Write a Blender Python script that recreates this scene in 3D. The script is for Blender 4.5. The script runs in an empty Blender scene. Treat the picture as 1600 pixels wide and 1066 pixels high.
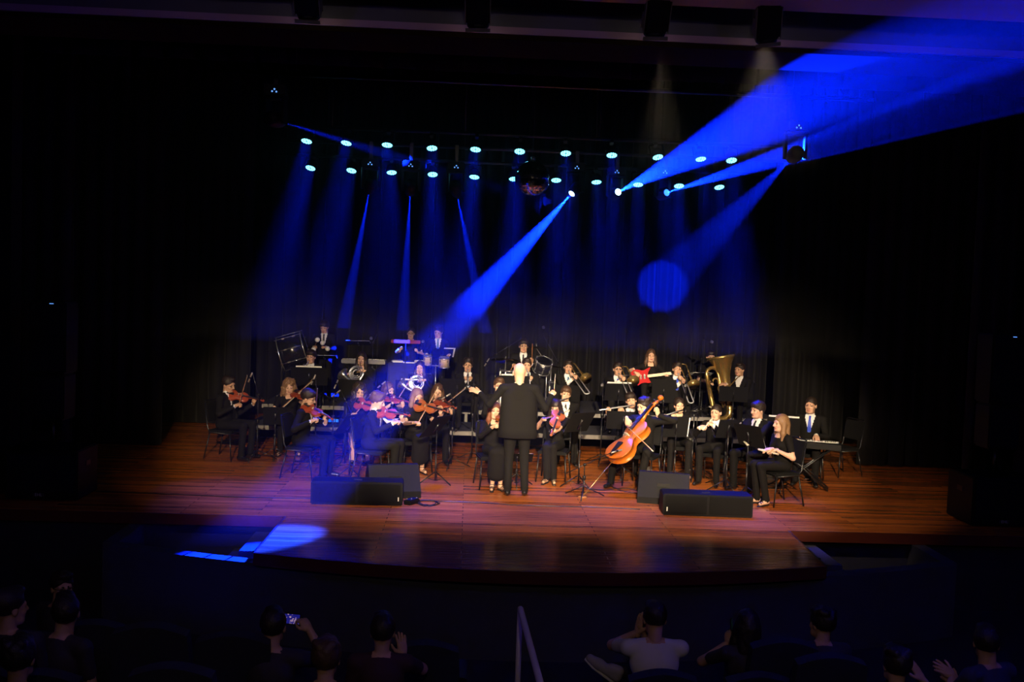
import bpy, bmesh, math, random
import numpy as np
from mathutils import Vector, Matrix, Quaternion, Euler

random.seed(7); np.random.seed(7)
SC = bpy.context.scene
COL = SC.collection
PI = math.pi
R = math.radians

# ---------------------------------------------------------------- camera
CZ, YAW, PITCH, ROLL, FPX = 2.75, R(2.5), R(3.02), R(2.05), 1555.6
_fw = np.array([math.sin(YAW) * math.cos(PITCH), math.cos(YAW) * math.cos(PITCH), -math.sin(PITCH)])
_r0 = np.array([math.cos(YAW), -math.sin(YAW), 0.0])
_u0 = np.cross(_r0, _fw)
_rt = _r0 * math.cos(ROLL) + _u0 * math.sin(ROLL)
_up = _u0 * math.cos(ROLL) - _r0 * math.sin(ROLL)
cam_data = bpy.data.cameras.new('camera')
cam_data.sensor_width = 36.0
cam_data.lens = 36.0 * FPX / 1600.0
cam_data.clip_end = 200
cam = bpy.data.objects.new('camera', cam_data)
COL.objects.link(cam)
cam.matrix_world = Matrix(((_rt[0], _up[0], -_fw[0], 0), (_rt[1], _up[1], -_fw[1], 0), (_rt[2], _up[2], -_fw[2], CZ), (0, 0, 0, 1)))
SC.camera = cam


def _ray(px, py):
    return Vector(_fw + _rt * (px - 800) / FPX + _up * (533 - py) / FPX)


def atz(px, py, z=0.0):          # point of the plane z seen at a pixel of the 1600 x 1066 photograph
    d = _ray(px, py)
    return Vector((0, 0, CZ)) + d * ((z - CZ) / d.z)


def aty(px, py, Y):              # point at depth Y seen at a pixel
    d = _ray(px, py)
    return Vector((0, 0, CZ)) + d * (Y / d.y)


# ---------------------------------------------------------------- world, exposure, render depth
world = bpy.data.worlds.new('dark_hall')
SC.world = world
world.use_nodes = True
world.node_tree.nodes['Background'].inputs[0].default_value = (0.25, 0.25, 1.0, 1)
world.node_tree.nodes['Background'].inputs[1].default_value = 0.0015
SC.view_settings.view_transform = 'Standard'
SC.view_settings.look = 'None'
SC.view_settings.exposure = 0.0
SC.view_settings.gamma = 1.0
SC.view_settings.use_curve_mapping = False
SC.cycles.max_bounces = 5
SC.cycles.diffuse_bounces = 2
SC.cycles.glossy_bounces = 3
SC.cycles.transmission_bounces = 5
SC.cycles.volume_bounces = 0
SC.cycles.transparent_max_bounces = 48
SC.cycles.sample_clamp_indirect = 2.0
SC.cycles.sample_clamp_direct = 0.0
SC.cycles.caustics_reflective = False
SC.cycles.caustics_refractive = False
SC.cycles.use_light_tree = True

# light levels of the stage lamps and of the added lamps over the hall
WARM = (1.0, 0.76, 0.48)
BLUE = (0.001, 0.014, 1.0)
FRONT_POWER = 14000.0
SLOT_POWER = 520.0
HALL_FILL_POWER = 85.0
FILL_FLOOD_POWER = 105.0
PAR_POWER = 8.5
HAZE_DENSITY = 0.02
HAZE_LOW = 0.13
HAZE_G = 0.6


# ---------------------------------------------------------------- materials
MATS = {}


def mat(name, color=(0.5, 0.5, 0.5), rough=0.5, metal=0.0, spec=0.5, emit=None, estr=0.0, coat=0.0, sheen=0.0, alpha=1.0, trans=0.0, noise=0.0, nscale=20.0, bump=0.0, bscale=60.0):
    if name in MATS:
        return MATS[name]
    m = bpy.data.materials.new(name)
    m.use_nodes = True
    nt = m.node_tree
    b = nt.nodes['Principled BSDF']
    b.inputs['Base Color'].default_value = (*color, 1)
    b.inputs['Roughness'].default_value = rough
    b.inputs['Metallic'].default_value = metal
    b.inputs['Specular IOR Level'].default_value = spec
    b.inputs['Coat Weight'].default_value = coat
    b.inputs['Sheen Weight'].default_value = sheen
    b.inputs['Alpha'].default_value = alpha
    b.inputs['Transmission Weight'].default_value = trans
    if emit:
        b.inputs['Emission Color'].default_value = (*emit, 1)
        b.inputs['Emission Strength'].default_value = estr
    if noise > 0 or bump > 0:
        tc = nt.nodes.new('ShaderNodeTexCoord')
        if noise > 0:
            n = nt.nodes.new('ShaderNodeTexNoise')
            n.inputs['Scale'].default_value = nscale
            n.inputs['Detail'].default_value = 4
            nt.links.new(tc.outputs['Object'], n.inputs['Vector'])
            mx = nt.nodes.new('ShaderNodeMix')
            mx.data_type = 'RGBA'
            mx.inputs[6].default_value = (*[c * (1 - noise) for c in color], 1)
            mx.inputs[7].default_value = (*[min(1, c * (1 + noise)) for c in color], 1)
            nt.links.new(n.outputs['Fac'], mx.inputs[0])
            nt.links.new(mx.outputs[2], b.inputs['Base Color'])
        if bump > 0:
            n2 = nt.nodes.new('ShaderNodeTexNoise')
            n2.inputs['Scale'].default_value = bscale
            nt.links.new(tc.outputs['Object'], n2.inputs['Vector'])
            bp = nt.nodes.new('ShaderNodeBump')
            bp.inputs['Strength'].default_value = bump
            bp.inputs['Distance'].default_value = 0.01
            nt.links.new(n2.outputs['Fac'], bp.inputs['Height'])
            nt.links.new(bp.outputs['Normal'], b.inputs['Normal'])
    MATS[name] = m
    return m


def wood_floor():
    m = bpy.data.materials.new('red_brown_plank_floor')
    m.use_nodes = True
    nt = m.node_tree
    L = nt.links.new
    b = nt.nodes['Principled BSDF']
    tc = nt.nodes.new('ShaderNodeTexCoord')
    br = nt.nodes.new('ShaderNodeTexBrick')
    br.offset = 0.37
    br.inputs['Scale'].default_value = 1.0
    br.inputs['Brick Width'].default_value = 2.4
    br.inputs['Row Height'].default_value = 0.095
    br.inputs['Mortar Size'].default_value = 0.0035
    br.inputs['Mortar Smooth'].default_value = 0.2
    br.inputs['Bias'].default_value = 0.0
    br.inputs['Color1'].default_value = (0.34, 0.085, 0.020, 1)
    br.inputs['Color2'].default_value = (0.62, 0.19, 0.042, 1)
    br.inputs['Mortar'].default_value = (0.02, 0.006, 0.004, 1)
    L(tc.outputs['Object'], br.inputs['Vector'])
    mp = nt.nodes.new('ShaderNodeMapping')
    mp.inputs['Scale'].default_value = (1.2, 26, 1)
    L(tc.outputs['Object'], mp.inputs['Vector'])
    n = nt.nodes.new('ShaderNodeTexNoise')
    n.inputs['Scale'].default_value = 1.5
    n.inputs['Detail'].default_value = 6
    L(mp.outputs['Vector'], n.inputs['Vector'])
    cr = nt.nodes.new('ShaderNodeValToRGB')
    cr.color_ramp.elements[0].color = (0.62, 0.60, 0.58, 1)
    cr.color_ramp.elements[1].color = (1.25, 1.2, 1.15, 1)
    cr.color_ramp.elements[0].position = 0.3
    cr.color_ramp.elements[1].position = 0.75
    L(n.outputs['Fac'], cr.inputs['Fac'])
    mx = nt.nodes.new('ShaderNodeMix')
    mx.data_type = 'RGBA'
    mx.blend_type = 'MULTIPLY'
    mx.inputs[0].default_value = 1.0
    L(br.outputs['Color'], mx.inputs[6])
    L(cr.outputs['Color'], mx.inputs[7])
    L(mx.outputs[2], b.inputs['Base Color'])
    n2 = nt.nodes.new('ShaderNodeTexNoise')
    n2.inputs['Scale'].default_value = 3.0
    L(mp.outputs['Vector'], n2.inputs['Vector'])
    mr = nt.nodes.new('ShaderNodeMapRange')
    mr.inputs['To Min'].default_value = 0.11
    mr.inputs['To Max'].default_value = 0.27
    L(n2.outputs['Fac'], mr.inputs['Value'])
    L(mr.outputs['Result'], b.inputs['Roughness'])
    b.inputs['Specular IOR Level'].default_value = 0.5
    ad = nt.nodes.new('ShaderNodeMath')
    ad.operation = 'ADD'
    L(br.outputs['Fac'], ad.inputs[0])
    L(n2.outputs['Fac'], ad.inputs[1])
    bp = nt.nodes.new('ShaderNodeBump')
    bp.invert = True
    bp.inputs['Strength'].default_value = 0.12
    bp.inputs['Distance'].default_value = 0.004
    L(ad.outputs['Value'], bp.inputs['Height'])
    L(bp.outputs['Normal'], b.inputs['Normal'])
    return m


M_FLOOR = wood_floor()
M_CURTAIN = mat('black_velvet', (0.0068, 0.0063, 0.0072), 0.8, spec=0.2, sheen=0.05, noise=0.3, nscale=8)
M_BLACK = mat('black_paint', (0.005, 0.005, 0.006), 0.5, spec=0.18)
M_MATTE = mat('matt_black', (0.005, 0.005, 0.0055), 0.8, spec=0.15, noise=0.3, nscale=30)
M_STEEL = mat('black_steel', (0.006, 0.006, 0.007), 0.32, metal=0.0, spec=0.6)
M_CHROME = mat('chrome', (0.80, 0.80, 0.82), 0.22, metal=0.9)
M_BRASS = mat('lacquered_brass', (0.84, 0.56, 0.19), 0.26, metal=0.88)
M_SILVER = mat('silver_plate', (0.66, 0.66, 0.70), 0.22, metal=0.95)
M_SATIN = mat('satin_silver', (0.80, 0.80, 0.86), 0.34, metal=0.6)
M_PAPER = mat('paper', (0.80, 0.79, 0.76), 0.7)
M_SKIN = mat('skin', (0.66, 0.40, 0.28), 0.5, spec=0.35, noise=0.06, nscale=25)
M_SKIN2 = mat('tan_skin', (0.56, 0.32, 0.21), 0.5, spec=0.35, noise=0.06, nscale=25)
M_LIP = mat('lips', (0.42, 0.15, 0.13), 0.45)
M_EYE = mat('eye_dark', (0.07, 0.045, 0.035), 0.3)
M_SUIT = mat('black_suit_cloth', (0.0052, 0.0047, 0.0046), 0.88, spec=0.2, noise=0.25, nscale=40)
M_DRESS = mat('black_dress_cloth', (0.0055, 0.0047, 0.0047), 0.88, spec=0.2, noise=0.25, nscale=30)
M_SHIRT = mat('white_shirt', (0.74, 0.74, 0.76), 0.8)
M_TIE_BLACK = mat('black_tie', (0.012, 0.012, 0.016), 0.5)
M_TIE_BLUE = mat('royal_blue_tie', (0.02, 0.06, 0.55), 0.5)
M_TIE_TEAL = mat('teal_blue_tie', (0.02, 0.12, 0.30), 0.5)
M_SHOE = mat('polished_black_leather', (0.010, 0.009, 0.009), 0.18, coat=0.3)
M_HAIR_D = mat('dark_brown_hair', (0.018, 0.010, 0.007), 0.5, noise=0.4, nscale=90, bump=0.4, bscale=120)
M_HAIR_B = mat('brown_hair', (0.075, 0.036, 0.018), 0.5, noise=0.4, nscale=90, bump=0.4, bscale=120)
M_HAIR_L = mat('light_brown_hair', (0.22, 0.12, 0.055), 0.5, noise=0.4, nscale=90, bump=0.4, bscale=120)
M_VIOLIN = mat('varnished_spruce_red', (0.30, 0.048, 0.015), 0.36, coat=0.12, noise=0.25, nscale=12)
M_VIOLIN_O = mat('varnished_brown_spruce', (0.34, 0.088, 0.018), 0.36, coat=0.12, noise=0.25, nscale=12)
M_CELLO = mat('varnished_orange_maple', (0.50, 0.125, 0.010), 0.3, coat=0.25, noise=0.2, nscale=8)
M_EBONY = mat('ebony', (0.012, 0.010, 0.010), 0.3)
M_BOWWOOD = mat('bow_wood', (0.36, 0.13, 0.05), 0.35)
M_BOWHAIR = mat('bow_hair', (0.72, 0.66, 0.52), 0.6)
M_REDGTR = mat('red_guitar_lacquer', (0.40, 0.004, 0.006), 0.5, spec=0.08)
M_GREYTRIM = mat('aluminium_deck_trim', (0.20, 0.19, 0.18), 0.55, metal=0.3, noise=0.3, nscale=14)
M_DECK = mat('dark_deck_carpet', (0.03, 0.03, 0.045), 0.8, noise=0.3, nscale=30)
M_GRILLE = mat('speaker_grille', (0.005, 0.005, 0.0055), 0.7, spec=0.15, bump=0.5, bscale=400)
M_LED = mat('lit_led', (0.3, 0.8, 0.9), 0.3, emit=(0.22, 0.86, 1.0), estr=3.0)
M_LEDDOT = mat('status_led', (0.1, 0.3, 0.9), 0.3, emit=(0.15, 0.40, 1.0), estr=1.1)
M_LENS_HOT = mat('lit_lens_bright', (0.5, 0.8, 1.0), 0.2, emit=(0.55, 0.90, 1.0), estr=6.0)
M_LENS_BLUE = mat('lit_lens_blue', (0.1, 0.3, 1.0), 0.2, emit=(0.05, 0.28, 1.0), estr=2.0)


# ---------------------------------------------------------------- mesh helpers
class MB:
    """collects shapes into one mesh"""

    def __init__(s):
        s.v = []
        s.f = []
        s.m = []
        s.sm = []

    def add(s, verts, faces, mi=0, smooth=True, mtx=None):
        o = len(s.v)
        if mtx is not None:
            verts = [mtx @ Vector(p) for p in verts]
        s.v.extend([tuple(p) for p in verts])
        for f in faces:
            s.f.append([i + o for i in f])
            s.m.append(mi)
            s.sm.append(smooth)
        return s

    def box(s, c, size, mtx=None, mi=0, bev=0.0):
        x, y, z = [q / 2 for q in size]
        cx, cy, cz = c
        if bev <= 0:
            vs = [(cx + a * x, cy + b * y, cz + d * z) for d in (-1, 1) for b in (-1, 1) for a in (-1, 1)]
            fs = [(0, 2, 3, 1), (4, 5, 7, 6), (0, 1, 5, 4), (2, 6, 7, 3), (0, 4, 6, 2), (1, 3, 7, 5)]
            return s.add(vs, fs, mi, False, mtx)
        bm = bmesh.new()
        bmesh.ops.create_cube(bm, size=1.0, matrix=Matrix.Translation(c) @ Matrix.Diagonal((size[0], size[1], size[2], 1)))
        bmesh.ops.bevel(bm, geom=bm.edges[:], offset=bev, segments=2, affect='EDGES')
        bm.verts.index_update()
        vs = [v.co.copy() for v in bm.verts]
        fs = [[v.index for v in f.verts] for f in bm.faces]
        bm.free()
        return s.add(vs, fs, mi, False, mtx)

    def tube(s, pts, rad, n=8, mi=0, mtx=None, caps=True, flat=1.0, smooth=True):
        pts = [Vector(p) for p in pts]
        k = len(pts)
        if not hasattr(rad, '__len__'):
            rad = [rad] * k
        vs, fs = [], []
        prev = None
        for i, p in enumerate(pts):
            t = (pts[min(i + 1, k - 1)] - pts[max(i - 1, 0)])
            t = t.normalized() if t.length > 1e-9 else Vector((0, 0, 1))
            if prev is None:
                a = Vector((0, 0, 1)) if abs(t.z) < 0.9 else Vector((1, 0, 0))
                u = t.cross(a).normalized()
            else:
                u = (prev - t * prev.dot(t))
                u = u.normalized() if u.length > 1e-6 else t.orthogonal().normalized()
            prev = u
            w = t.cross(u)
            for j in range(n):
                an = 2 * PI * j / n
                vs.append(p + (u * math.cos(an) + w * math.sin(an) * flat) * rad[i])
        for i in range(k - 1):
            for j in range(n):
                fs.append((i * n + j, i * n + (j + 1) % n, (i + 1) * n + (j + 1) % n, (i + 1) * n + j))
        if caps:
            fs.append(tuple(range(n - 1, -1, -1)))
            fs.append(tuple((k - 1) * n + j for j in range(n)))
        return s.add(vs, fs, mi, smooth, mtx)

    def lathe(s, prof, n=16, mi=0, mtx=None, smooth=True):        # prof of (r, z) about local z
        vs, fs = [], []
        for r, z in prof:
            for j in range(n):
                a = 2 * PI * j / n
                vs.append((r * math.cos(a), r * math.sin(a), z))
        for i in range(len(prof) - 1):
            for j in range(n):
                fs.append((i * n + j, i * n + (j + 1) % n, (i + 1) * n + (j + 1) % n, (i + 1) * n + j))
        if prof[0][0] > 1e-6:
            fs.append(tuple(range(n - 1, -1, -1)))
        if prof[-1][0] > 1e-6:
            fs.append(tuple((len(prof) - 1) * n + j for j in range(n)))
        return s.add(vs, fs, mi, smooth, mtx)

    def prism(s, outline, z0, z1, mi=0, mtx=None, smooth=False):  # outline of (x, y), extruded along local z
        n = len(outline)
        vs = [(x, y, z0) for x, y in outline] + [(x, y, z1) for x, y in outline]
        fs = [tuple(range(n - 1, -1, -1)), tuple(range(n, 2 * n))]
        for i in range(n):
            fs.append((i, (i + 1) % n, n + (i + 1) % n, n + i))
        return s.add(vs, fs, mi, smooth, mtx)

    def sphere(s, c, r, n=12, k=8, mi=0, mtx=None):
        prof = [(max(1e-7, math.sin(PI * i / k)), -math.cos(PI * i / k)) for i in range(k + 1)]
        rr = r if hasattr(r, '__len__') else (r, r, r)
        m = Matrix.Translation(c) @ Matrix.Diagonal((rr[0], rr[1], rr[2], 1))
        if mtx is not None:
            m = mtx @ m
        return s.lathe(prof, n, mi, m)

    def mesh(s, name, mats):
        me = bpy.data.meshes.new(name)
        me.from_pydata(s.v, [], s.f)
        for m in (mats if isinstance(mats, (list, tuple)) else [mats]):
            me.materials.append(m)
        me.polygons.foreach_set('material_index', s.m)
        me.polygons.foreach_set('use_smooth', s.sm)
        me.update()
        return me

    def build(s, name, mats, parent=None, mtx=None):
        o = bpy.data.objects.new(name, s.mesh(name, mats))
        COL.objects.link(o)
        if parent is not None:
            o.parent = parent
        if mtx is not None:
            o.matrix_local = mtx
        return o


def tag(o, label=None, cat=None, group=None, kind=None):
    if label:
        o['label'] = label
    if cat:
        o['category'] = cat
    if group:
        o['group'] = group
    if kind:
        o['kind'] = kind
    return o


def thing(name, label, cat, group=None, mtx=None):
    o = bpy.data.objects.new(name, None)
    o.empty_display_size = 0.1
    COL.objects.link(o)
    if mtx is not None:
        o.matrix_world = mtx
    return tag(o, label, cat, group)


def copy_tree(o, parent=None):
    c = o.copy()
    COL.objects.link(c)
    if parent is not None:
        c.parent = parent
    for ch in list(o.children):
        copy_tree(ch, c)
    return c


def frame(origin, x=None, y=None, z=None):
    """matrix with origin; given z (or y) axis kept exactly, the second axis made square to it"""
    if z is not None and x is not None:
        z = Vector(z).normalized(); x = Vector(x); x = (x - z * x.dot(z)).normalized(); y = z.cross(x)
    elif z is not None and y is not None:
        z = Vector(z).normalized(); y = Vector(y); y = (y - z * y.dot(z)).normalized(); x = y.cross(z)
    elif y is not None and z is None and x is not None:
        y = Vector(y).normalized(); x = Vector(x); x = (x - y * x.dot(y)).normalized(); z = x.cross(y)
    else:
        z = Vector(z).normalized(); x = z.orthogonal().normalized(); y = z.cross(x)
    o = Vector(origin)
    return Matrix(((x.x, y.x, z.x, o.x), (x.y, y.y, z.y, o.y), (x.z, y.z, z.z, o.z), (0, 0, 0, 1)))


def T(x, y, z):
    return Matrix.Translation((x, y, z))


def RZ(a):
    return Matrix.Rotation(R(a), 4, 'Z')


def RX(a):
    return Matrix.Rotation(R(a), 4, 'X')


def RY(a):
    return Matrix.Rotation(R(a), 4, 'Y')


def struct(name, mb, m, parent=None, label=None):
    o = mb.build(name, m, parent)
    if parent is None:
        o['kind'] = 'structure'
    if label:
        o['label'] = label
    return o


def spot(name, parent, mtx, color, power, angle, blend, radius):
    d = bpy.data.lights.new(name, 'SPOT')
    d.color = color
    d.energy = power
    d.spot_size = R(angle)
    d.spot_blend = blend
    d.shadow_soft_size = radius
    o = bpy.data.objects.new(name, d)
    COL.objects.link(o)
    if parent is not None:
        o.parent = parent
    o.matrix_local = mtx
    return o


def disc_lamp(name, parent, mtx, color, power, size, spread):
    d = bpy.data.lights.new(name, 'AREA')
    d.shape = 'DISK'
    d.size = size
    d.spread = R(spread)
    d.color = color
    d.energy = power
    o = bpy.data.objects.new(name, d)
    COL.objects.link(o)
    o.parent = parent
    o.matrix_local = mtx
    return o


CX = 0.80     # middle of the stage
# ================================================================ the setting
def arc_front(x0, x1, y_side, y_mid, n=24):
    xm, hw = (x0 + x1) / 2, (x1 - x0) / 2
    return [(xm + hw * t, y_mid + (y_side - y_mid) * t * t) for t in [(-1 + 2 * i / n) for i in range(n + 1)]]


ap = arc_front(-2.08, 3.76, 10.02, 9.58)
out = [(-9.2, 11.62), (-2.05, 11.62)] + ap + [(3.85, 11.55), (10.8, 11.55), (10.8, 21.8), (-9.2, 21.8)]
struct('floor', MB().prism(out, -0.05, 0.0), M_FLOOR, label='polished red brown plank stage floor with curved apron')
nose = mat('dark_red_fascia', (0.10, 0.022, 0.010), 0.35)
mb = MB()
path = [(-9.2, 11.60), (-2.07, 11.60)] + [(x, y - 0.012) for x, y in ap] + [(3.87, 11.53), (10.8, 11.53)]
for (xa, ya), (xb, yb) in zip(path[:-1], path[1:]):
    d = Vector((xb - xa, yb - ya, 0)); L_ = d.length
    if L_ < 1e-4:
        continue
    m = frame(((xa + xb) / 2, (ya + yb) / 2, -0.065), x=d, z=(0, 0, 1))
    mb.box((0, 0, 0), (L_ + 0.012, 0.03, 0.126), m)
struct('trim_1', mb, nose, label='dark red stage edge nosing')
wall_dark = mat('dark_blue_grey_plaster', (0.020, 0.021, 0.032), 0.8, noise=0.2, nscale=6)
front_dark = mat('dark_stage_front', (0.018, 0.018, 0.026), 0.7, noise=0.2, nscale=5)
mb = MB()
mb.box((-5.6, 11.68, -0.55), (7.2, 0.06, 0.86))
mb.box((7.3, 11.66, -0.55), (7.0, 0.06, 0.86))
path = [(-2.0, 11.62)] + [(x, y + 0.08) for x, y in arc_front(-2.0, 3.68, 10.1, 9.66)] + [(3.78, 11.55)]
for (xa, ya), (xb, yb) in zip(path[:-1], path[1:]):
    d = Vector((xb - xa, yb - ya, 0))
    mb.box((0, 0, 0), (d.length + 0.02, 0.05, 0.84), frame(((xa + xb) / 2, (ya + yb) / 2, -0.55), x=d, z=(0, 0, 1)))
struct('wall_stage_front', mb, front_dark)
# curved parapet of the pit in front of the stage, its top ledge a little below the boards
pit = mat('pit_parapet_paint', (0.06, 0.06, 0.075), 0.6, noise=0.2, nscale=6)
mb = MB()
pp = arc_front(-3.78, 5.45, 10.75, 9.78, 40)
for (xa, ya), (xb, yb) in zip(pp[:-1], pp[1:]):
    d = Vector((xb - xa, yb - ya, 0))
    mb.box((0, 0, 0), (d.length + 0.02, 0.16, 0.82), frame(((xa + xb) / 2, (ya + yb) / 2, -0.545), x=d, z=(0, 0, 1)))
for sx, x in ((-1, -3.78), (1, 5.45)):
    mb.box((x, 11.2, -0.545), (0.16, 0.9, 0.82))
struct('wall_pit', mb, pit)
# steps down from the stage beside the apron
step_m = mat('grey_step_carpet', (0.035, 0.035, 0.042), 0.8, noise=0.3, nscale=40)
for sx, x0 in ((-1, -2.12), (1, 3.93)):
    st = struct('stair_%d' % (1 if sx < 0 else 2), MB().box((x0 + sx * 0.02, 11.1, -0.5), (0.03, 0.8, 0.8)), step_m)
    for i in range(3):
        zt = -0.17 - 0.2 * i
        MB().box((x0 + sx * (0.15 + 0.24 * i), 11.10, zt - 0.1), (0.25, 0.86, 0.2), bev=0.008).build('step', step_m, st)
hall_floor = mat('dark_carpet', (0.022, 0.020, 0.026), 0.9, noise=0.3, nscale=40)
struct('floor_hall', MB().box((CX, 3.0, -1.0), (22, 18, 0.1)), hall_floor)
struct('wall_left', MB().box((-9.3, 8, 3.0), (0.2, 30, 10)), wall_dark)
struct('wall_right', MB().box((10.9, 8, 3.0), (0.2, 30, 10)), wall_dark)
struct('wall_back', MB().box((CX, 21.9, 3.5), (20.4, 0.2, 9.2)), M_MATTE)
struct('wall_rear', MB().box((CX, -6.1, 3.0), (20.4, 0.2, 8)), wall_dark)
# ceiling over the audience, header over the stage opening
ceil_m = mat('pale_painted_ceiling', (0.74, 0.70, 0.78), 0.7, noise=0.05, nscale=3)
head_m = mat('dark_painted_header', (0.12, 0.12, 0.17), 0.75, noise=0.15, nscale=5)
struct('ceiling', MB().box((CX, 1.2, 5.28), (20.2, 14.4, 0.24)), ceil_m)
struct('ceiling_slot', MB().box((CX, 8.75, 5.85), (20.2, 0.9, 0.1)), head_m)
struct('wall_header', MB().box((CX, 9.08, 5.47), (20.2, 0.16, 0.84)), head_m)
lip_m = mat('purple_glow_lip', (0.42, 0.26, 0.46), 0.6)  # purple stage light on the lip is put into its colour
struct('trim_2', MB().box((CX, 8.985, 5.035), (20.2, 0.05, 0.062), bev=0.006), lip_m, label='lip along the header with purple light in its colour')
band_m = mat('brown_soffit_band', (0.02, 0.011, 0.006), 0.9, spec=0.03)
struct('trim_3', MB().box((CX, 9.35, 4.985), (20.2, 0.70, 0.04)), band_m, label='brown soffit band over the opening')
struct('ceiling_stage', MB().box((CX, 15.6, 7.6), (20.4, 12.6, 0.1)), M_MATTE)
struct('wall_fly', MB().box((CX, 9.6, 6.7), (20.4, 0.1, 1.8)), M_MATTE)
for sx in (-1, 1):
    struct('wall_proscenium_' + ('left' if sx < 0 else 'right'), MB().box((CX + sx * 8.3, 12.55, 3.3), (3.8, 0.3, 6.6)), M_MATTE)


# ---------------------------------------------------------------- curtains
def curtain(label, x0, x1, Y, z0, z1, folds, depth, seed, group, y1=None):
    rnd = random.Random(seed)
    n = int(folds * 14)
    nz = 10
    ph = [rnd.uniform(-0.5, 0.5) for _ in range(int(folds) + 3)]
    am = [rnd.uniform(0.55, 1.25) for _ in range(int(folds) + 3)]
    vs, fs = [], []
    y1 = Y if y1 is None else y1
    for side in (0, 1):
        for k in range(nz + 1):
            v = k / nz
            z = z0 + (z1 - z0) * v
            for i in range(n + 1):
                t = i / n
                fpos = t * folds
                j = int(fpos); w = fpos - j
                w = w * w * (3 - 2 * w)
                a = am[j] * (1 - w) + am[j + 1] * w
                p = ph[j] * (1 - w) + ph[j + 1] * w
                d = depth * a * (0.75 + 0.35 * (1 - v))
                x = x0 + (x1 - x0) * t + 0.15 * d * math.cos(2 * PI * fpos + p)
                y = Y + (y1 - Y) * t + d * (1.0 - 2.0 * abs(math.sin(PI * fpos + p * 0.5)) ** 0.38) + side * 0.012
                vs.append((x, y, z))
    s = (nz + 1) * (n + 1)
    for k in range(nz):
        for i in range(n):
            a = k * (n + 1) + i
            fs.append((a, a + 1, a + n + 2, a + n + 1))
            b = a + s
            fs.append((b, b + n + 1, b + n + 2, b + 1))
    for k in range(nz):
        for i in (0, n):
            a = k * (n + 1) + i
            fs.append((a, a + n + 1, a + n + 1 + s, a + s))
    for i in range(n):
        fs.append((i, i + s, i + 1 + s, i + 1))
        a = nz * (n + 1) + i
        fs.append((a, a + 1, a + 1 + s, a + s))
    o = MB().add(vs, fs).build('stage_curtain', M_CURTAIN)
    return tag(o, label, 'curtain', group)


curtain('black velvet curtain hanging across the whole back of the stage', CX - 8.5, CX + 8.5, 20.6, 0.02, 7.4, 62, 0.20, 3, 'stage curtains')
curtain('black main curtain gathered behind the loudspeaker beside the first violinist side of the opening', CX - 8.0, CX - 6.0, 13.25, 0.02, 7.3, 9, 0.09, 4, 'stage curtains')
curtain('black main curtain gathered at the keyboard player side of the opening', CX + 6.0, CX + 8.0, 13.25, 0.02, 7.3, 9, 0.09, 5, 'stage curtains')
curtain('black wing curtain with sunlit warm folds behind the first violinist', CX - 7.6, CX - 5.75, 16.3, 0.02, 7.3, 7, 0.10, 6, 'stage curtains')['label'] = 'black wing curtain with warm lit folds behind the first violinist'
curtain('black wing curtain with warm lit folds behind the keyboard player', CX + 5.75, CX + 7.6, 16.3, 0.02, 7.3, 7, 0.10, 7, 'stage curtains')
curtain('rearmost black wing curtain on the first violinist side, near the back cloth', CX - 7.2, CX - 4.9, 18.9, 0.02, 7.3, 9, 0.08, 8, 'stage curtains')
curtain('rearmost black wing curtain on the keyboard player side, near the back cloth', CX + 5.1, CX + 7.2, 18.9, 0.02, 7.3, 9, 0.08, 9, 'stage curtains')
curtain('short black border curtain hung high along the top of the opening', CX - 8.0, CX + 8.0, 12.95, 5.50, 7.2, 40, 0.05, 10, 'stage curtains')

# ---------------------------------------------------------------- choir risers
def riser(label, x0, x1, y0, y1, z, h_trim=0.10):
    t = thing('stage_riser', label, 'platform', 'stage risers', T((x0 + x1) / 2, (y0 + y1) / 2, 0))
    w, d = x1 - x0, y1 - y0
    n = max(1, round(w / 2.0))
    for i in range(n):
        cx = -w / 2 + w * (i + 0.5) / n
        MB().box((cx, 0, z - 0.03), (w / n - 0.006, d, 0.06)).build('deck', M_DECK, t)
        MB().box((cx, -d / 2 - 0.012, z - h_trim / 2), (w / n - 0.012, 0.024, h_trim), bev=0.006).build('edge_trim', M_GREYTRIM, t)
        for sx in (-1, 1):
            for sy in (-1, 1):
                MB().box((cx + sx * (w / n / 2 - 0.08), sy * (d / 2 - 0.08), (z - 0.06) / 2), (0.05, 0.05, z - 0.06)).build('leg', M_GREYTRIM, t)
        MB().box((cx, d / 2 - 0.12, (z - 0.08) / 2), (w / n - 0.02, 0.02, z - 0.1)).build('back_board', M_MATTE, t)
    return t


riser('long low black riser with grey trim under the brass players', -3.6, 5.0, 16.42, 17.56, 0.36, 0.07)
riser('higher rear black riser under the drums and percussion', -3.6, 5.6, 17.60, 19.6, 0.57, 0.07)
# ================================================================ lighting rig
def bar(label, Y, z, x0, x1):
    mb = MB().tube([(x0, Y, z), (x1, Y, z)], 0.025, 10)
    o = thing('lighting_bar', label, 'bar', 'lighting bars', T((x0 + x1) / 2, Y, z))
    MB().tube([(-(x1 - x0) / 2, 0, 0), ((x1 - x0) / 2, 0, 0)], 0.025, 10).build('pipe', M_STEEL, o)
    for k in range(4):
        x = -(x1 - x0) / 2 + (x1 - x0) * (k + 0.5) / 4
        MB().tube([(x, 0, 0), (x, 0, 7.55 - z)], 0.004, 6).build('hanging_wire', M_STEEL, o)
    return o


bar('black pipe carrying the upper row of lit lamps', 14.09, 4.895, -3.0, 4.6)
bar('black pipe carrying the moving beam lamps', 14.5, 4.75, -3.0, 4.6)
bar('black pipe carrying the lower row of lit lamps', 15.19, 4.635, -3.0, 4.6)
bar('black pipe nearest the opening with one beam lamp at each end', 11.5, 5.08, -3.0, 4.6)


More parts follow.
